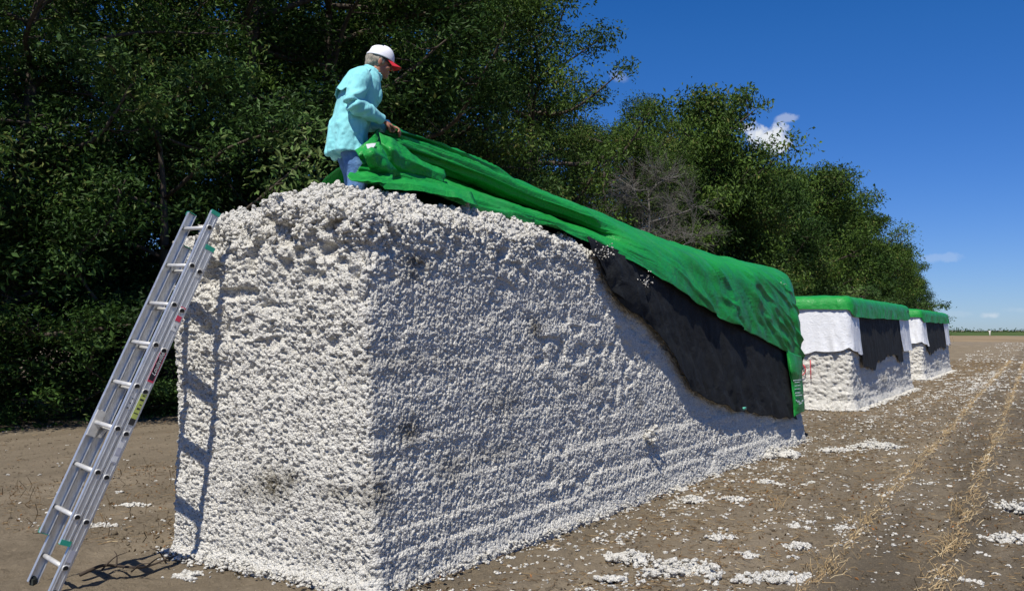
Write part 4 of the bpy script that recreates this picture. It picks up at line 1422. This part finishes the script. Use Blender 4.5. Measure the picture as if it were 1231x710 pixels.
# ------------------------------------------------------------------ trees
def leaves(centers, normals_bias, size, rng, tint_lo=0.0, tint_hi=1.0):
    n = len(centers)
    nr = rng.normal(size=(n, 3)) * .75 + normals_bias
    nr /= np.linalg.norm(nr, axis=1)[:, None] + 1e-9
    t_ = rng.normal(size=(n, 3)); t_ -= nr * (t_ * nr).sum(1)[:, None]; t_ /= np.linalg.norm(t_, axis=1)[:, None] + 1e-9
    b_ = np.cross(nr, t_)
    s = size * rng.uniform(.6, 1.35, n)[:, None]
    wd = s * rng.uniform(.34, .5, n)[:, None]
    v = np.stack([centers - t_ * s * .5, centers + b_ * wd * .5 + nr * s * .06, centers + t_ * s * .5 - nr * s * .10, centers - b_ * wd * .5 + nr * s * .06], 1).reshape(-1, 3)
    f = np.arange(4 * n).reshape(-1, 4)
    return v, f

def make_tree(seed, H, Rc, nclump, per_clump, leaf, low, crad=.75, mat='leaf_deep', lean=0.0, gaps=0.0, bare=False):
    rng = np.random.default_rng(seed)
    mb = MB()
    tz = np.linspace(0, H * .9, 10)
    wob = np.cumsum(rng.normal(0, .10, (10, 2)), 0) * (tz / H)[:, None]
    tp = np.stack([wob[:, 0] + lean * tz, wob[:, 1], tz], 1)
    mb.tube(tp, np.linspace(.026 * H * .8, .004 * H, 10), 9)
    nl = max(14, nclump // 7)
    cl = []
    for k in range(nl):
        h = low + (0.93 - low) * (k + rng.uniform(0, 1)) / nl
        t_ = (h - low) / (1 - low)
        prof = math.sqrt(max(.03, 1 - ((t_ - .30) / .72) ** 2)) * (.75 + .5 * rng.uniform())
        az = k * 2.399 + rng.uniform(-.5, .5)
        base = np.array([np.interp(h * H, tz, tp[:, 0]), np.interp(h * H, tz, tp[:, 1]), h * H])
        ln = Rc * prof
        up_ = rng.uniform(.05, .55) + .5 * t_
        end = base + np.array([math.cos(az) * ln, math.sin(az) * ln, ln * up_ * .7])
        mid = (base + end) / 2 + rng.normal(0, .12 * ln, 3) - np.array([0, 0, .08 * ln])
        L_ = crspline(np.array([base, mid, end]), 9)
        r0 = .010 * H * (1 - .6 * t_)
        mb.tube(L_, np.linspace(r0, .014, 9), 6)
        cl.append(end)
        for q in range(7 if not bare else 9):
            f = rng.uniform(.3, 1.0)
            p = L_[int(f * 8)]
            dr = rng.normal(size=3); dr[2] = abs(dr[2]) * .5 - .05; dr /= np.linalg.norm(dr)
            e2 = p + dr * rng.uniform(.3, .8) * crad * (1.3 if not bare else 1.0)
            mb.tube(np.array([p, (p + e2) / 2 + rng.normal(0, .06, 3), e2]), [.022, .014, .007], 4, False)
            cl.append(e2)
            if bare:
                for _ in range(9):
                    d3 = dr + rng.normal(0, .6, 3); e3 = e2 + d3 * rng.uniform(.25, .7)
                    mb.tube(np.array([p + (e2 - p) * rng.uniform(.4, 1), (e2 + e3) / 2 + rng.normal(0, .08, 3), e3]), [.009, .006, .003], 3, False)
                    for _2 in range(3):
                        e4 = e3 + rng.normal(0, .25, 3); mb.tube(np.array([(e2 + e3) / 2, (e3 + e4) / 2, e4]), [.005, .004, .002], 3, False)
    cl.append(tp[-1])
    wood = mb.arrays()
    cl = np.array(cl)
    if bare:
        return wood, None
    if len(cl) > nclump:      # keep the limb ends leafy, thin out the rest
        cl = np.concatenate([cl[::8], cl[rng.choice(len(cl), max(10, nclump - len(cl[::8])), replace=False)]])
    C, B, T = [], [], []
    for c in cl:
        r = crad * rng.uniform(.55, 1.3)
        n = int(per_clump * rng.uniform(.6, 1.3) * (r / crad) ** 1.5)
        d = rng.normal(size=(n, 3)); d /= np.linalg.norm(d, axis=1)[:, None]
        rr = rng.uniform(0, 1, n) ** (1 / 2.4)
        # ragged clump: squeezed by noise so that its outline is uneven
        k = .55 + .9 * vnoise(d * 2.2 + c, seed)
        p = c + d * (rr * k)[:, None] * r * [1.15, 1.15, .72]
        C.append(p); B.append(d * .45 + [0, 0, .55]); T.append(np.clip(rng.normal(.42, .18, n) + rng.normal(0, .26), 0, 1))
    C = np.concatenate(C); B = np.concatenate(B); T = np.concatenate(T)
    v, f = leaves(C, B, leaf, rng)
    return wood, (v, f, np.repeat(T, 4))

PROTO = {}
def proto(key, **kw):
    mat = kw.get('mat', 'leaf_deep'); bare = kw.get('bare', False)
    (wv, wf), lf = make_tree(**kw)
    wm = mesh_np('trunk', wv, wf, M['dead_wood' if bare else 'bark'])
    lm = None
    if lf is not None:
        lm = mesh_np('crown', lf[0], lf[1], M[mat], False, {'tint': lf[2]})
    PROTO[key] = (wm, lm, kw['H'])
proto('near_a', seed=301, H=13.0, Rc=4.0, nclump=200, per_clump=270, leaf=.138, low=.08, mat='leaf_deep', crad=.86)
proto('near_b', seed=302, H=13.0, Rc=3.7, nclump=190, per_clump=265, leaf=.135, low=.12, mat='leaf_olive', crad=.80)
proto('near_c', seed=303, H=13.0, Rc=4.6, nclump=205, per_clump=270, leaf=.142, low=.10, mat='leaf_deep', crad=.88)
proto('airy', seed=304, H=13.0, Rc=3.9, nclump=200, per_clump=170, leaf=.15, low=.15, mat='leaf_olive', crad=.80)
proto('bright', seed=305, H=6.0, Rc=2.5, nclump=120, per_clump=190, leaf=.12, low=.08, mat='leaf_bright', crad=.5)
proto('far_a', seed=306, H=13.0, Rc=4.2, nclump=230, per_clump=210, leaf=.24, low=.05, mat='leaf_olive', crad=1.15)
proto('far_b', seed=307, H=13.0, Rc=4.0, nclump=230, per_clump=210, leaf=.24, low=.05, mat='leaf_deep', crad=1.1)
proto('far_c', seed=308, H=13.0, Rc=4.4, nclump=220, per_clump=210, leaf=.25, low=.05, mat='leaf_olive', crad=1.2)
proto('shrub', seed=309, H=2.4, Rc=1.5, nclump=60, per_clump=130, leaf=.10, low=.05, mat='leaf_deep', crad=.40)
proto('shrub_b', seed=310, H=2.0, Rc=1.4, nclump=50, per_clump=130, leaf=.10, low=.05, mat='leaf_bright', crad=.38)
proto('dead', seed=311, H=8.0, Rc=2.4, nclump=90, per_clump=0, leaf=.1, low=.3, bare=True, crad=.9)

trng = np.random.default_rng(77)
TREES = []
def plant(key, x, y, h, name='tree', label=None, cat='tree', group='trees of the wood beside the field', sx_=1.0, rz=None, z=-.05):
    wm, lm, H0 = PROTO[key]
    e = empty(name, (x, y, z), trng.uniform(0, 6.28) if rz is None else rz)
    s = h / H0
    e.scale = (s * sx_, s * sx_, s)
    link(bpy.data.objects.new('trunk', wm), e)
    if lm is not None:
        link(bpy.data.objects.new('crown', lm), e)
    tag(e, label, cat, group)
    TREES.append(e)
    return e
EDGE0 = np.array([-7.0, 18.5]); EU = np.array([.545, .8385]); EN = np.array([-.8385, .545])   # edge of the wood, its direction, away from the field
def at_px(px, back):
    """point 'back' metres behind the wood's edge that lies in this direction"""
    t_ = (px - 615.5) / F_PX
    P0 = EDGE0 + EN * back
    k = (t_ * P0[1] - P0[0]) / (EU[0] - t_ * EU[1])
    return P0 + EU * k
def top_h(P, py):
    d = ray(615.5, py)
    return CAMH + P[1] * d[2] / d[1]
DENSE = 'dense dark green tree standing in the row along the edge of the wood'
LOOSE = 'olive green tree with loose open branches along the edge of the wood'
BEHIND = 'tall dark tree standing behind the front row of the wood'
FARL = 'dark rounded tree in the far part of the wood towards the horizon'
# front row: direction in the photo, height of the top there, distance behind the edge, kind, spread
front = [(-150, -200, 3, 'near_a', 1.1), (10, -150, 3, 'near_c', 1.05), (160, -60, 4.5, 'airy', .95), (275, -170, 3.5, 'near_a', 1.1), (395, -120, 3, 'near_c', 1.05),
         (490, -70, 4, 'near_b', 1.0), (543, -40, 3.5, 'near_a', .82), (652, -25, 3.0, 'airy', .86), (742, 128, 4.5, 'near_b', .9), (775, 112, 4.0, 'near_b', .85), (812, 120, 7, 'near_c', .8),
         (868, 98, 3.5, 'far_c', .78), (890, 165, 3.5, 'far_a', .85), (945, 205, 4, 'far_b', .9), (985, 188, 4, 'far_c', .9), (1010, 200, 5, 'far_b', .9), (1030, 240, 4, 'far_a', .9),
         (1052, 250, 4, 'far_c', .9), (1070, 280, 4, 'far_b', .9), (1084, 288, 4, 'far_a', .9), (1098, 308, 4, 'far_c', .9), (1108, 322, 3, 'far_b', .9)]
LAB = {'near_a': DENSE, 'near_b': LOOSE, 'near_c': DENSE, 'far_a': FARL, 'far_b': FARL, 'far_c': FARL}
for px, py, back, key, spr in front:
    P = at_px(px, back)
    P = at_px(px - (0 if px < 600 else 14), back)
    h = top_h(P, py) - (.9 if px > 700 else 0)
    lab = LAB.get(key, LOOSE)
    if key == 'airy':
        lab = 'tall airy tree reaching highest against the blue sky, above the tarp' if 600 < px < 700 else 'open crowned tree letting blue sky through, left of the man' if px < 600 else 'thin crowned tree with sky showing through, right of the tallest tree'
    plant(key, P[0], P[1], h, 'tree', lab, 'tree', 'trees of the wood beside the field', spr)
for px, dpy, back in [(-60, -100, 9), (215, -110, 9), (340, -110, 10), (450, -50, 9), (525, 0, 10), (640, 110, 10), (700, 150, 9), (835, 165, 9), (890, 200, 9), (945, 235, 9)]:
    P = at_px(px, back)
    plant(['near_a', 'near_c', 'near_b'][int(trng.integers(3))] if px < 800 else 'far_b', P[0], P[1], top_h(P, dpy), 'tree', BEHIND)
# bright young trees and understorey shrubs in the shade of the wood
P = at_px(205, 1.2); plant('bright', P[0], P[1], top_h(P, 95), 'tree', 'fresh green young tree with lit leaves before the dark wood, above the ladder', sx_=1.1)
P = at_px(782, 1.6); plant('dead', P[0], P[1], top_h(P, 205), 'dead_tree', 'bare grey dead tree with fine twigs in front of the green wood', 'dead tree', None, .85)
P = at_px(130, 8); plant('dead', P[0], P[1], top_h(P, 60), 'dead_tree', 'dead tree with pale twigs in the sky gap on the left of the wood', 'dead tree', None, .8)
for k in range(46):
    kk = -6 + k * 1.35 if k < 30 else 34 + (k - 30) * 4.2
    P = EDGE0 + EU * kk + EN * (1.0 + trng.uniform(-.5, .9))
    plant('shrub' if k % 4 else 'shrub_b', P[0], P[1], trng.uniform(1.3, 2.9) * (1 if k < 30 else 1.6), 'shrub',
          'leafy shrub at the shaded foot of the wood' if k % 4 else 'lighter green shrub at the shaded foot of the wood', 'shrub', 'shrubs along the edge of the wood', trng.uniform(.9, 1.4))
for k in range(26):
    kk = -6 + k * 1.7
    P = EDGE0 + EU * kk + EN * (3.6 + trng.uniform(-.6, 1.2))
    plant('shrub', P[0], P[1], trng.uniform(2.4, 4.2), 'shrub', 'taller shrub growing under the trees of the wood', 'shrub', 'shrubs along the edge of the wood', trng.uniform(.9, 1.3))
# low weeds at the wood's edge
n = 9000
kk = trng.uniform(-8, 60, n); bb = np.abs(trng.normal(0, .7, n)) - .1
Pw = EDGE0[None] + EU * kk[:, None] + EN * bb[:, None]
cw = np.column_stack([Pw, trng.uniform(0, .28, n) * (bb > .1) + .02])
v_, f_ = leaves(cw, np.array([[0, 0, .8]]), .11, trng)
o = obj('weeds', v_, f_, M['leaf_deep'], None, False, {'tint': np.repeat(trng.uniform(0, 1, n), 4)})
tag(o, 'low weeds along the foot of the wood', None, None, 'stuff')
# far dark tree line on the horizon
n = 5000
tx = trng.uniform(0, 1, n)
cx_ = 205 + tx * 70 + trng.normal(0, 3, n); cy_ = 430 - tx * 10 + trng.normal(0, 4, n)
hz_ = np.abs(trng.normal(0, 1, n)) * (.5 + .9 * vnoise(np.stack([tx * 14, tx * 0, tx * 0], 1), 5)) * (1 - .6 * tx)
v_, f_ = leaves(np.column_stack([cx_, cy_, hz_]), np.array([[0, 0, .6]]), .9, trng)
o = obj('distant_treeline', v_, f_, M['leaf_deep'], None, False, {'tint': np.repeat(trng.uniform(0, .6, n), 4)})
tag(o, 'distant dark tree line on the horizon', None, None, 'stuff')
# a lone white marker post far off
P = gnd(1190, 405.5); mb = MB()
mb.tube(np.array([[0, 0, 0], [0, 0, 1.3]]), [.16, .14], 8); mb.box((-.3, -.05, 1.1), (.6, 0, 0), (0, .1, 0), (0, 0, .35))
o = mb.build('marker_post', simple('post_white', (.6, .58, .52), .7)); o.location = (P[0], P[1], 0.2)
tag(o, 'pale marker post standing far off at the edge of the green field', 'post')

# ------------------------------------------------------------------ what lies on the soil
lr = np.random.default_rng(5)
def inside_modules(x, y, pad=.03):
    m = np.zeros(len(x), bool)
    for (ox, oy), (ux, uy), L_, W_ in (((NC[0], NC[1]), (U[0], U[1]), 10.1, 2.1), ((7.378, 19.80), u2, 9.0, 2.1), ((14.48, 32.18), u3, 9.0, 2.1)):
        dx, dy = x - ox, y - oy
        a = dx * ux + dy * uy; b = -dx * uy + dy * ux
        m |= (a > -pad) & (a < L_ + pad) & (b > -pad) & (b < W_ + pad)
    return m
def on_ground(p, q):
    x, y = xy(p, q)
    return np.stack([x, y, ground_z(p, q)], 1)
def visible(p, q, margin=60):
    x, y = xy(p, q)
    px = 615.5 + F_PX * x / np.maximum(y, .1)
    return (y > 4.6) & (px > -margin) & (px < 1231 + margin)
def sample(n, dens, pr_, qr):
    """rejection sampling on the field with a density, thinning with distance"""
    out = []
    tot = 0
    while tot < n:
        m = n * 6
        q = qr[0] * (qr[1] / qr[0]) ** lr.uniform(0, 1, m); p = lr.uniform(pr_[0], pr_[1], m)
        k = dens(p, q) * np.clip(q / qr[1], 0, 1) ** .35
        ok = (lr.uniform(0, 1, m) < k) & visible(p, q)
        x, y = xy(p, q); ok &= ~inside_modules(x, y)
        out.append(np.stack([p, q], 1)[ok]); tot += ok.sum()
        if len(out) > 60: break
    return np.concatenate(out)[:n]
def clumpy(p, q, f, s, lo, hi):
    return sstep(lo, hi, fbm(np.stack([p * f, q * f * .7, p * 0], 1), s, 3))
# the near module's long side in field coordinates
pside = -2.6
def d_cotton(p, q):
    x, y = xy(p, q)
    b = -(( x - NC[0]) * V[0] + (y - NC[1]) * V[1])       # distance out from the long side
    nearside = np.exp(-np.maximum(b, 0) / .55) * (b > -.05)
    return np.clip(.10 + .9 * nearside + .55 * clumpy(p, q, 1.6, 401, .52, .68), 0, 1) * np.where(p < -9.5, .05, np.where(p < -5.5, .18, 1))
S = sample(6500, d_cotton, (-16, 3.5), (4.8, 45))
# little groups of two to five
pos, rad = [], []
for p, q in S:
    n = int(lr.integers(1, 5)); r = .004 + .018 * lr.uniform() ** 1.7; r *= (1 + .02 * q)
    for _ in range(n):
        pos.append((p + lr.normal(0, r * 1.3), q + lr.normal(0, r * 1.3))); rad.append(r * lr.uniform(.6, 1.2))
pos = np.array(pos); rad = np.array(rad)
G3 = on_ground(pos[:, 0], pos[:, 1]); G3[:, 2] += rad * .25
v_, f_ = scatter_puffs(G3, rad, .6, False, lr)
o = obj('cotton_litter', v_, f_, M['cotton'], None, True, {'stain': np.zeros(len(v_))})
tag(o, 'small tufts of cotton scattered over the brown soil', None, None, 'stuff')
S = sample(900, lambda p, q: clumpy(p, q, .5, 402, .40, .62) * (p > -4.5) + .05 * (p > -4.5), (-5, 30), (30, 150))
G3 = on_ground(S[:, 0], S[:, 1])
v_, f_ = scatter_puffs(G3 + [0, 0, .01], lr.uniform(.03, .10, len(S)), .35, False, lr)
o = obj('cotton_litter', v_, f_, M['cotton'], None, True, {'stain': np.zeros(len(v_))})
tag(o, 'pale cotton scraps spread over the far field', None, None, 'stuff')

# bigger loose clumps: each a thing of its own: px, py, half width, half length in metres, label
CL = [(759, 671, .20, .18, 'round fluffy heap of loose cotton nearest the foot of the long module side'),
      (822, 688, .38, .27, 'widest flat heap of loose cotton at the bottom of the picture, beside the round heap'),
      (933, 695, .36, .13, 'long flat strip of loose cotton by the bent straw tuft'),
      (1054, 537, .38, .34, 'broad white patch of loose cotton on the soil past the end of the near module'),
      (1008, 541, .30, .12, 'thin flat scrap of loose cotton just left of the broad white patch'),
      (930, 546, .45, .32, 'lumpy heap of loose cotton against the far foot of the near module'),
      (880, 600, .16, .10, 'loose cotton clump on the soil midway along the module, right of its twin'),
      (832, 601, .18, .12, 'loose cotton clump beside the module foot, left of its twin'),
      (922, 580, .14, .08, 'small flat loose cotton clump between the module and the straw row'),
      (815, 588, .12, .08, 'small loose cotton tuft touching the foot of the long module side'),
      (1226, 612, .24, .24, 'fluffy cotton heap at the right edge, the farther of two'),
      (1218, 649, .24, .20, 'fluffy cotton heap at the right edge, the nearer of two'),
      (1014, 636, .09, .07, 'small cotton tuft beside the long straw row'),
      (956, 634, .12, .07, 'cotton tuft with stems on open soil left of the straw row'),
      (960, 656, .12, .07, 'loose cotton tuft on open soil below another one, left of the straw row'),
      (864, 646, .13, .06, 'thin loose cotton scrap on the soil right of the round heap'),
      (892, 668, .15, .08, 'greyish cotton scrap above the long flat strip'),
      (732, 695, .12, .05, 'thin sliver of cotton left of the widest heap at the bottom'),
      (1155, 699, .12, .05, 'small cotton scrap at the foot of the second straw row'),
      (229, 692, .10, .09, 'fluffy clump of cotton on the ground by the front end of the near module'),
      (122, 632, .13, .08, 'cotton clump on the soil just behind the ladder'),
      (157, 607, .16, .04, 'thin white cotton scrap on the soil between ladder and module'),
      (205, 664, .12, .07, 'cotton clump in the ladder shadow at the corner of the near module')]
SAT = []
for px, py, hw, hl_, lab in CL:
    c = gnd(px, py, -.015)
    n = int(50 + 1900 * hw * hl_)
    th_ = lr.uniform(0, 6.283, n); rr_ = lr.uniform(0, 1, n) ** .6
    out_l = .25 + 1.35 * fbm(np.stack([np.cos(th_) * 1.6, np.sin(th_) * 1.6, th_ * 0 + px], 1), 431, 3)
    q = np.stack([np.cos(th_), np.sin(th_)], 1) * (rr_ * out_l)[:, None]
    sat = lr.normal(0, 1, (int(n * .25) + 6, 2)) * .95; SAT.append((sat * [hw, hl_] + [c[0], c[1]], lr.uniform(.004, .016, len(sat))))
    hgt = np.clip(1 - np.hypot(q[:, 0], q[:, 1]) ** 2, .05, 1) * (min(hw, hl_) * .3 + .012) * lr.uniform(.5, 1.2, n)
    pts = np.stack([q[:, 0] * hw, q[:, 1] * hl_, hgt * lr.uniform(.2, 1, n)], 1)
    v_, f_ = scatter_puffs(pts, lr.uniform(0, 1, n) ** 1.5 * .024 + .006, .8, True, lr)
    # one connected heap: a thin bed of lint under the tufts
    bed = MB(); bed.ell((0, 0, .004), (hw * .6, 0, 0), (0, hl_ * .6, 0), (0, 0, min(hw, hl_) * .15 + .004), 48, 16)
    bv, bf = bed.arrays(); bw = (fbm(np.column_stack([bv[:, :2] * 14, bv[:, 2] * 0 + px]), 430, 3) - .5)
    bv = bv * (1 + 1.9 * bw)[:, None] ; nb = len(bv)
    v_ = np.concatenate([bv, v_]); f_ = [x for x in bf] + [f_ + nb]
    o = obj('cotton_clump', v_, f_, M['cotton'], None, True, {'stain': np.zeros(len(v_))})
    o.location = (c[0], c[1], -.02); o.rotation_euler = (0, 0, lr.uniform(-.3, .3))
    tag(o, lab, 'cotton clump', 'loose clumps of cotton on the soil')

sat = np.concatenate([s_[0] for s_ in SAT]); srad = np.concatenate([s_[1] for s_ in SAT])
sp_, sq_ = pq(sat[:, 0], sat[:, 1]); ok = ~inside_modules(sat[:, 0], sat[:, 1])
G3 = on_ground(sp_, sq_)[ok]; v_, f_ = scatter_puffs(G3 + [0, 0, .004], srad[ok], .6, False, lr)
o = obj('cotton_litter', v_, f_, M['cotton'], None, True, {'stain': np.zeros(len(v_))})
tag(o, 'bits of cotton strewn round the larger clumps', None, None, 'stuff')
# straw and stalk pieces
def strips(P, dirs, ln, wd, rise, rng):
    n = len(P)
    sd_ = np.cross(dirs, [0, 0, 1.0]); sd_ /= np.linalg.norm(sd_, axis=1)[:, None] + 1e-9
    bend = rng.normal(0, .22, n)[:, None] * sd_
    vs = []
    for t_ in (-.5, 0, .5):
        c = P + dirs * (ln * t_)[:, None] + bend * (ln * (t_ * t_ * 4 - .5))[:, None] + np.array([0, 0, 1.0]) * (rise * (.5 + t_))[:, None]
        for k in range(3):
            a = k * 2.094
            vs.append(c + sd_ * (math.cos(a) * wd)[:, None] + np.array([0, 0, 1.0]) * (math.sin(a) * wd)[:, None])
    v = np.stack(vs, 1).reshape(-1, 3)
    q = []
    for r_ in range(2):
        for k in range(3):
            q.append([r_ * 3 + k, r_ * 3 + (k + 1) % 3, (r_ + 1) * 3 + (k + 1) % 3, (r_ + 1) * 3 + k])
    f = (np.array(q)[None] + (np.arange(n) * 9)[:, None, None]).reshape(-1, 4)
    return v, f
def rowdist(p):
    k = np.round((p - ROW0) / ROWS)
    return p - ROW0 - k * ROWS, k
def d_straw(p, q):
    d, k = rowdist(p)
    right = (p > -1.8)
    row = 1.1 * np.exp(-(d / .038) ** 2) * right * (k >= 0) * (.35 + .65 * clumpy(p * 0 + k * 7, q * 1.6, 1.0, 411, .38, .52)) * np.where(k == 0, 1.25, np.where(k == 1, .8, .6))
    openf = .09 + .16 * clumpy(p, q, 1.3, 412, .45, .7)
    near = np.where((p > -3.3) & (p < -1.6), .20, 0) * clumpy(p, q, 2.0, 413, .35, .6)
    return np.clip(row + openf + near, 0, 1) * np.where(p < -10, .06, np.where(p < -5.5, .7, 1))
S = sample(32000, d_straw, (-16, 4), (4.8, 60))
P3 = on_ground(S[:, 0], S[:, 1]); n = len(S)
d, k = rowdist(S[:, 0]); inr = (np.abs(d) < .13) & (S[:, 0] > -1.8)
ang = np.where(inr, lr.normal(math.pi / 2 + GROT, .55, n), lr.uniform(0, 6.28, n))
el = np.where(inr, np.abs(lr.normal(0, .35, n)), np.abs(lr.normal(0, .10, n)))
D3 = np.stack([np.cos(ang), np.sin(ang), np.zeros(n)], 1)
ln = (.018 + .085 * lr.uniform(0, 1, n) ** 1.6) * np.where(inr, 1.25, 1) * (1 + .012 * S[:, 1])
wd = lr.uniform(.0010, .0026, n) * (1 + .03 * S[:, 1])
P3[:, 2] += .006
v_, f_ = strips(P3, D3, ln, wd, np.sin(el) * ln, lr)
tint = np.clip(np.where(inr, lr.normal(.75, .18, n), lr.normal(.42, .25, n)), 0, 1)
o = obj('straw_litter', v_, f_, M['straw'], None, False, {'tint': np.repeat(tint, 9)})
tag(o, 'dry straw and stalk bits lying in rows on the soil', None, None, 'stuff')
# upright dead stubble, mostly on the left and along the rows
def d_stub(p, q):
    d, k = rowdist(p)
    lft = ((p < -4.4) & (p > -10)) * (.12 + .5 * np.exp(-(d / .10) ** 2))
    return lft + np.exp(-(d / .05) ** 2) * (p > -1.8) * .30 * clumpy(p, q, 1.5, 414, .5, .66)
S = sample(900, d_stub, (-12, 3), (4.9, 30))
n = len(S); P3 = on_ground(S[:, 0], S[:, 1])
tilt = lr.normal(0, .22, (n, 2)); D3 = np.column_stack([tilt, np.ones(n)]); D3 /= np.linalg.norm(D3, axis=1)[:, None]
ln = lr.uniform(.05, .20, n); P3 = P3 + D3 * (ln * .45)[:, None]
v_, f_ = strips(P3, D3, ln, lr.uniform(.0025, .0055, n), np.zeros(n), lr)
o = obj('stalk_stubble', v_, f_, M['straw'], None, False, {'tint': np.repeat(np.clip(lr.normal(.15, .18, n), 0, 1), 9)})
tag(o, 'short upright dead cotton stalks left in the soil', None, None, 'stuff')
# curled dry leaves and burs
S = sample(8000, lambda p, q: (.10 + .8 * clumpy(p, q, 1.7, 415, .45, .68)) * np.where(p < -10, .1, 1), (-16, 4), (4.8, 40))
n = len(S); P3 = on_ground(S[:, 0], S[:, 1]); P3[:, 2] += .008
v_, f_ = leaves(P3, np.array([[0, 0, .5]]), .036, lr)
o = obj('dry_leaves', v_, f_, M['dry_leaf'], None, False, {'tint': np.repeat(np.clip(lr.normal(.45, .28, n), 0, 1), 4)})
tag(o, 'curled brown dry leaves strewn on the soil', None, None, 'stuff')
# soil clods
S = sample(11000, lambda p, q: .25 + .6 * clumpy(p, q, 1.2, 416, .4, .7) * np.where(p < -10, .15, 1), (-16, 4), (4.8, 30))
n = len(S); P3 = on_ground(S[:, 0], S[:, 1])
v_, f_ = scatter_puffs(P3, lr.uniform(.006, .024, n) * (1 + .02 * S[:, 1]), .7, False, lr)
o = obj('soil_clods', v_, f_, M['field_soil'], None, True)
tag(o, 'crumbs and clods of dry brown soil', None, None, 'stuff')

# straw tufts along the two rows and a bent one by the heaps: single things
def tuft(px, py, n, h, lab, spread=.10):
    c = gnd(px, py, -.01)
    mb = MB()
    for _ in range(n):
        b0_ = np.array([lr.normal(0, spread * .5), lr.normal(0, spread * .5), 0])
        d_ = np.array([lr.normal(0, .6), lr.normal(0, .6), 1.0]); d_ /= np.linalg.norm(d_)
        l_ = h * lr.uniform(.3, .95)
        e_ = b0_ + d_ * l_; m_ = (b0_ + e_) / 2 + lr.normal(0, .1 * l_, 3)
        mb.tube(crspline(np.array([b0_, m_, e_, e_ + np.array([d_[0], d_[1], -.3]) * l_ * .3]), 8), np.linspace(.0034, .0014, 8), 4, False)
    v, f = mb.arrays()
    o = obj('straw_tuft', v, f, M['straw'], None, True, {'tint': np.clip(lr.normal(.75, .12, len(v)), 0, 1)})
    o.location = tuple(c); tag(o, lab, 'straw tuft', 'tufts of straw in the rows')
tuft(995, 690, 22, .22, 'bent yellow straw tuft at the end of the long flat cotton strip', .16)
tuft(1142, 668, 20, .26, 'upright straw tuft nearest the viewer in the second straw row', .10)
tuft(1137, 695, 16, .16, 'low straw tuft at the near end of the second straw row', .14)
tuft(1157, 620, 16, .22, 'upright straw tuft farther up the second straw row', .12)
tuft(1035, 630, 22, .16, 'straw tuft at the near end of the first long straw row', .18)
tuft(936, 610, 8, .16, 'sparse straw wisps on open soil between module and first row', .12)
tuft(1078, 522, 10, .28, 'straw wisps standing behind the broad white cotton patch', .2)
tuft(1014, 500, 22, .26, 'orange straw tuft on the soil past the end of the near module', .3)
# twig by the ladder's foot; its dark lines also model the ladder's cast shadow
mb = MB()
bp = [gnd(x, y, .01) for x, y in ((96, 694), (122, 688), (140, 683), (158, 690), (176, 684), (200, 680))]
o0 = np.array(bp[0])
mb.tube(crspline(np.array([b - o0 + [0, 0, .02 + .03 * (i % 2)] for i, b in enumerate(bp)]), 24), np.linspace(.013, .006, 24), 7)
for i, (dx, dy, dz) in enumerate([(.1, .12, .12), (-.06, .14, .09), (.13, -.08, .10), (.05, .16, .05), (-.10, .03, .13)]):
    b0_ = np.array(bp[i + 1]) - o0 + [0, 0, .02]
    mb.tube(crspline(np.array([b0_, b0_ + np.array([dx, dy, dz]) * .6, b0_ + np.array([dx * 1.3, dy, dz * .8])]), 8), np.linspace(.007, .002, 8), 5)
o = mb.build('twig_with_shadow', simple('twig_shadow', (.045, .032, .022), .85)); o.location = tuple(o0)
tag(o, 'dark twig and modelled ladder shadow on the ground at the ladder foot', 'branch')
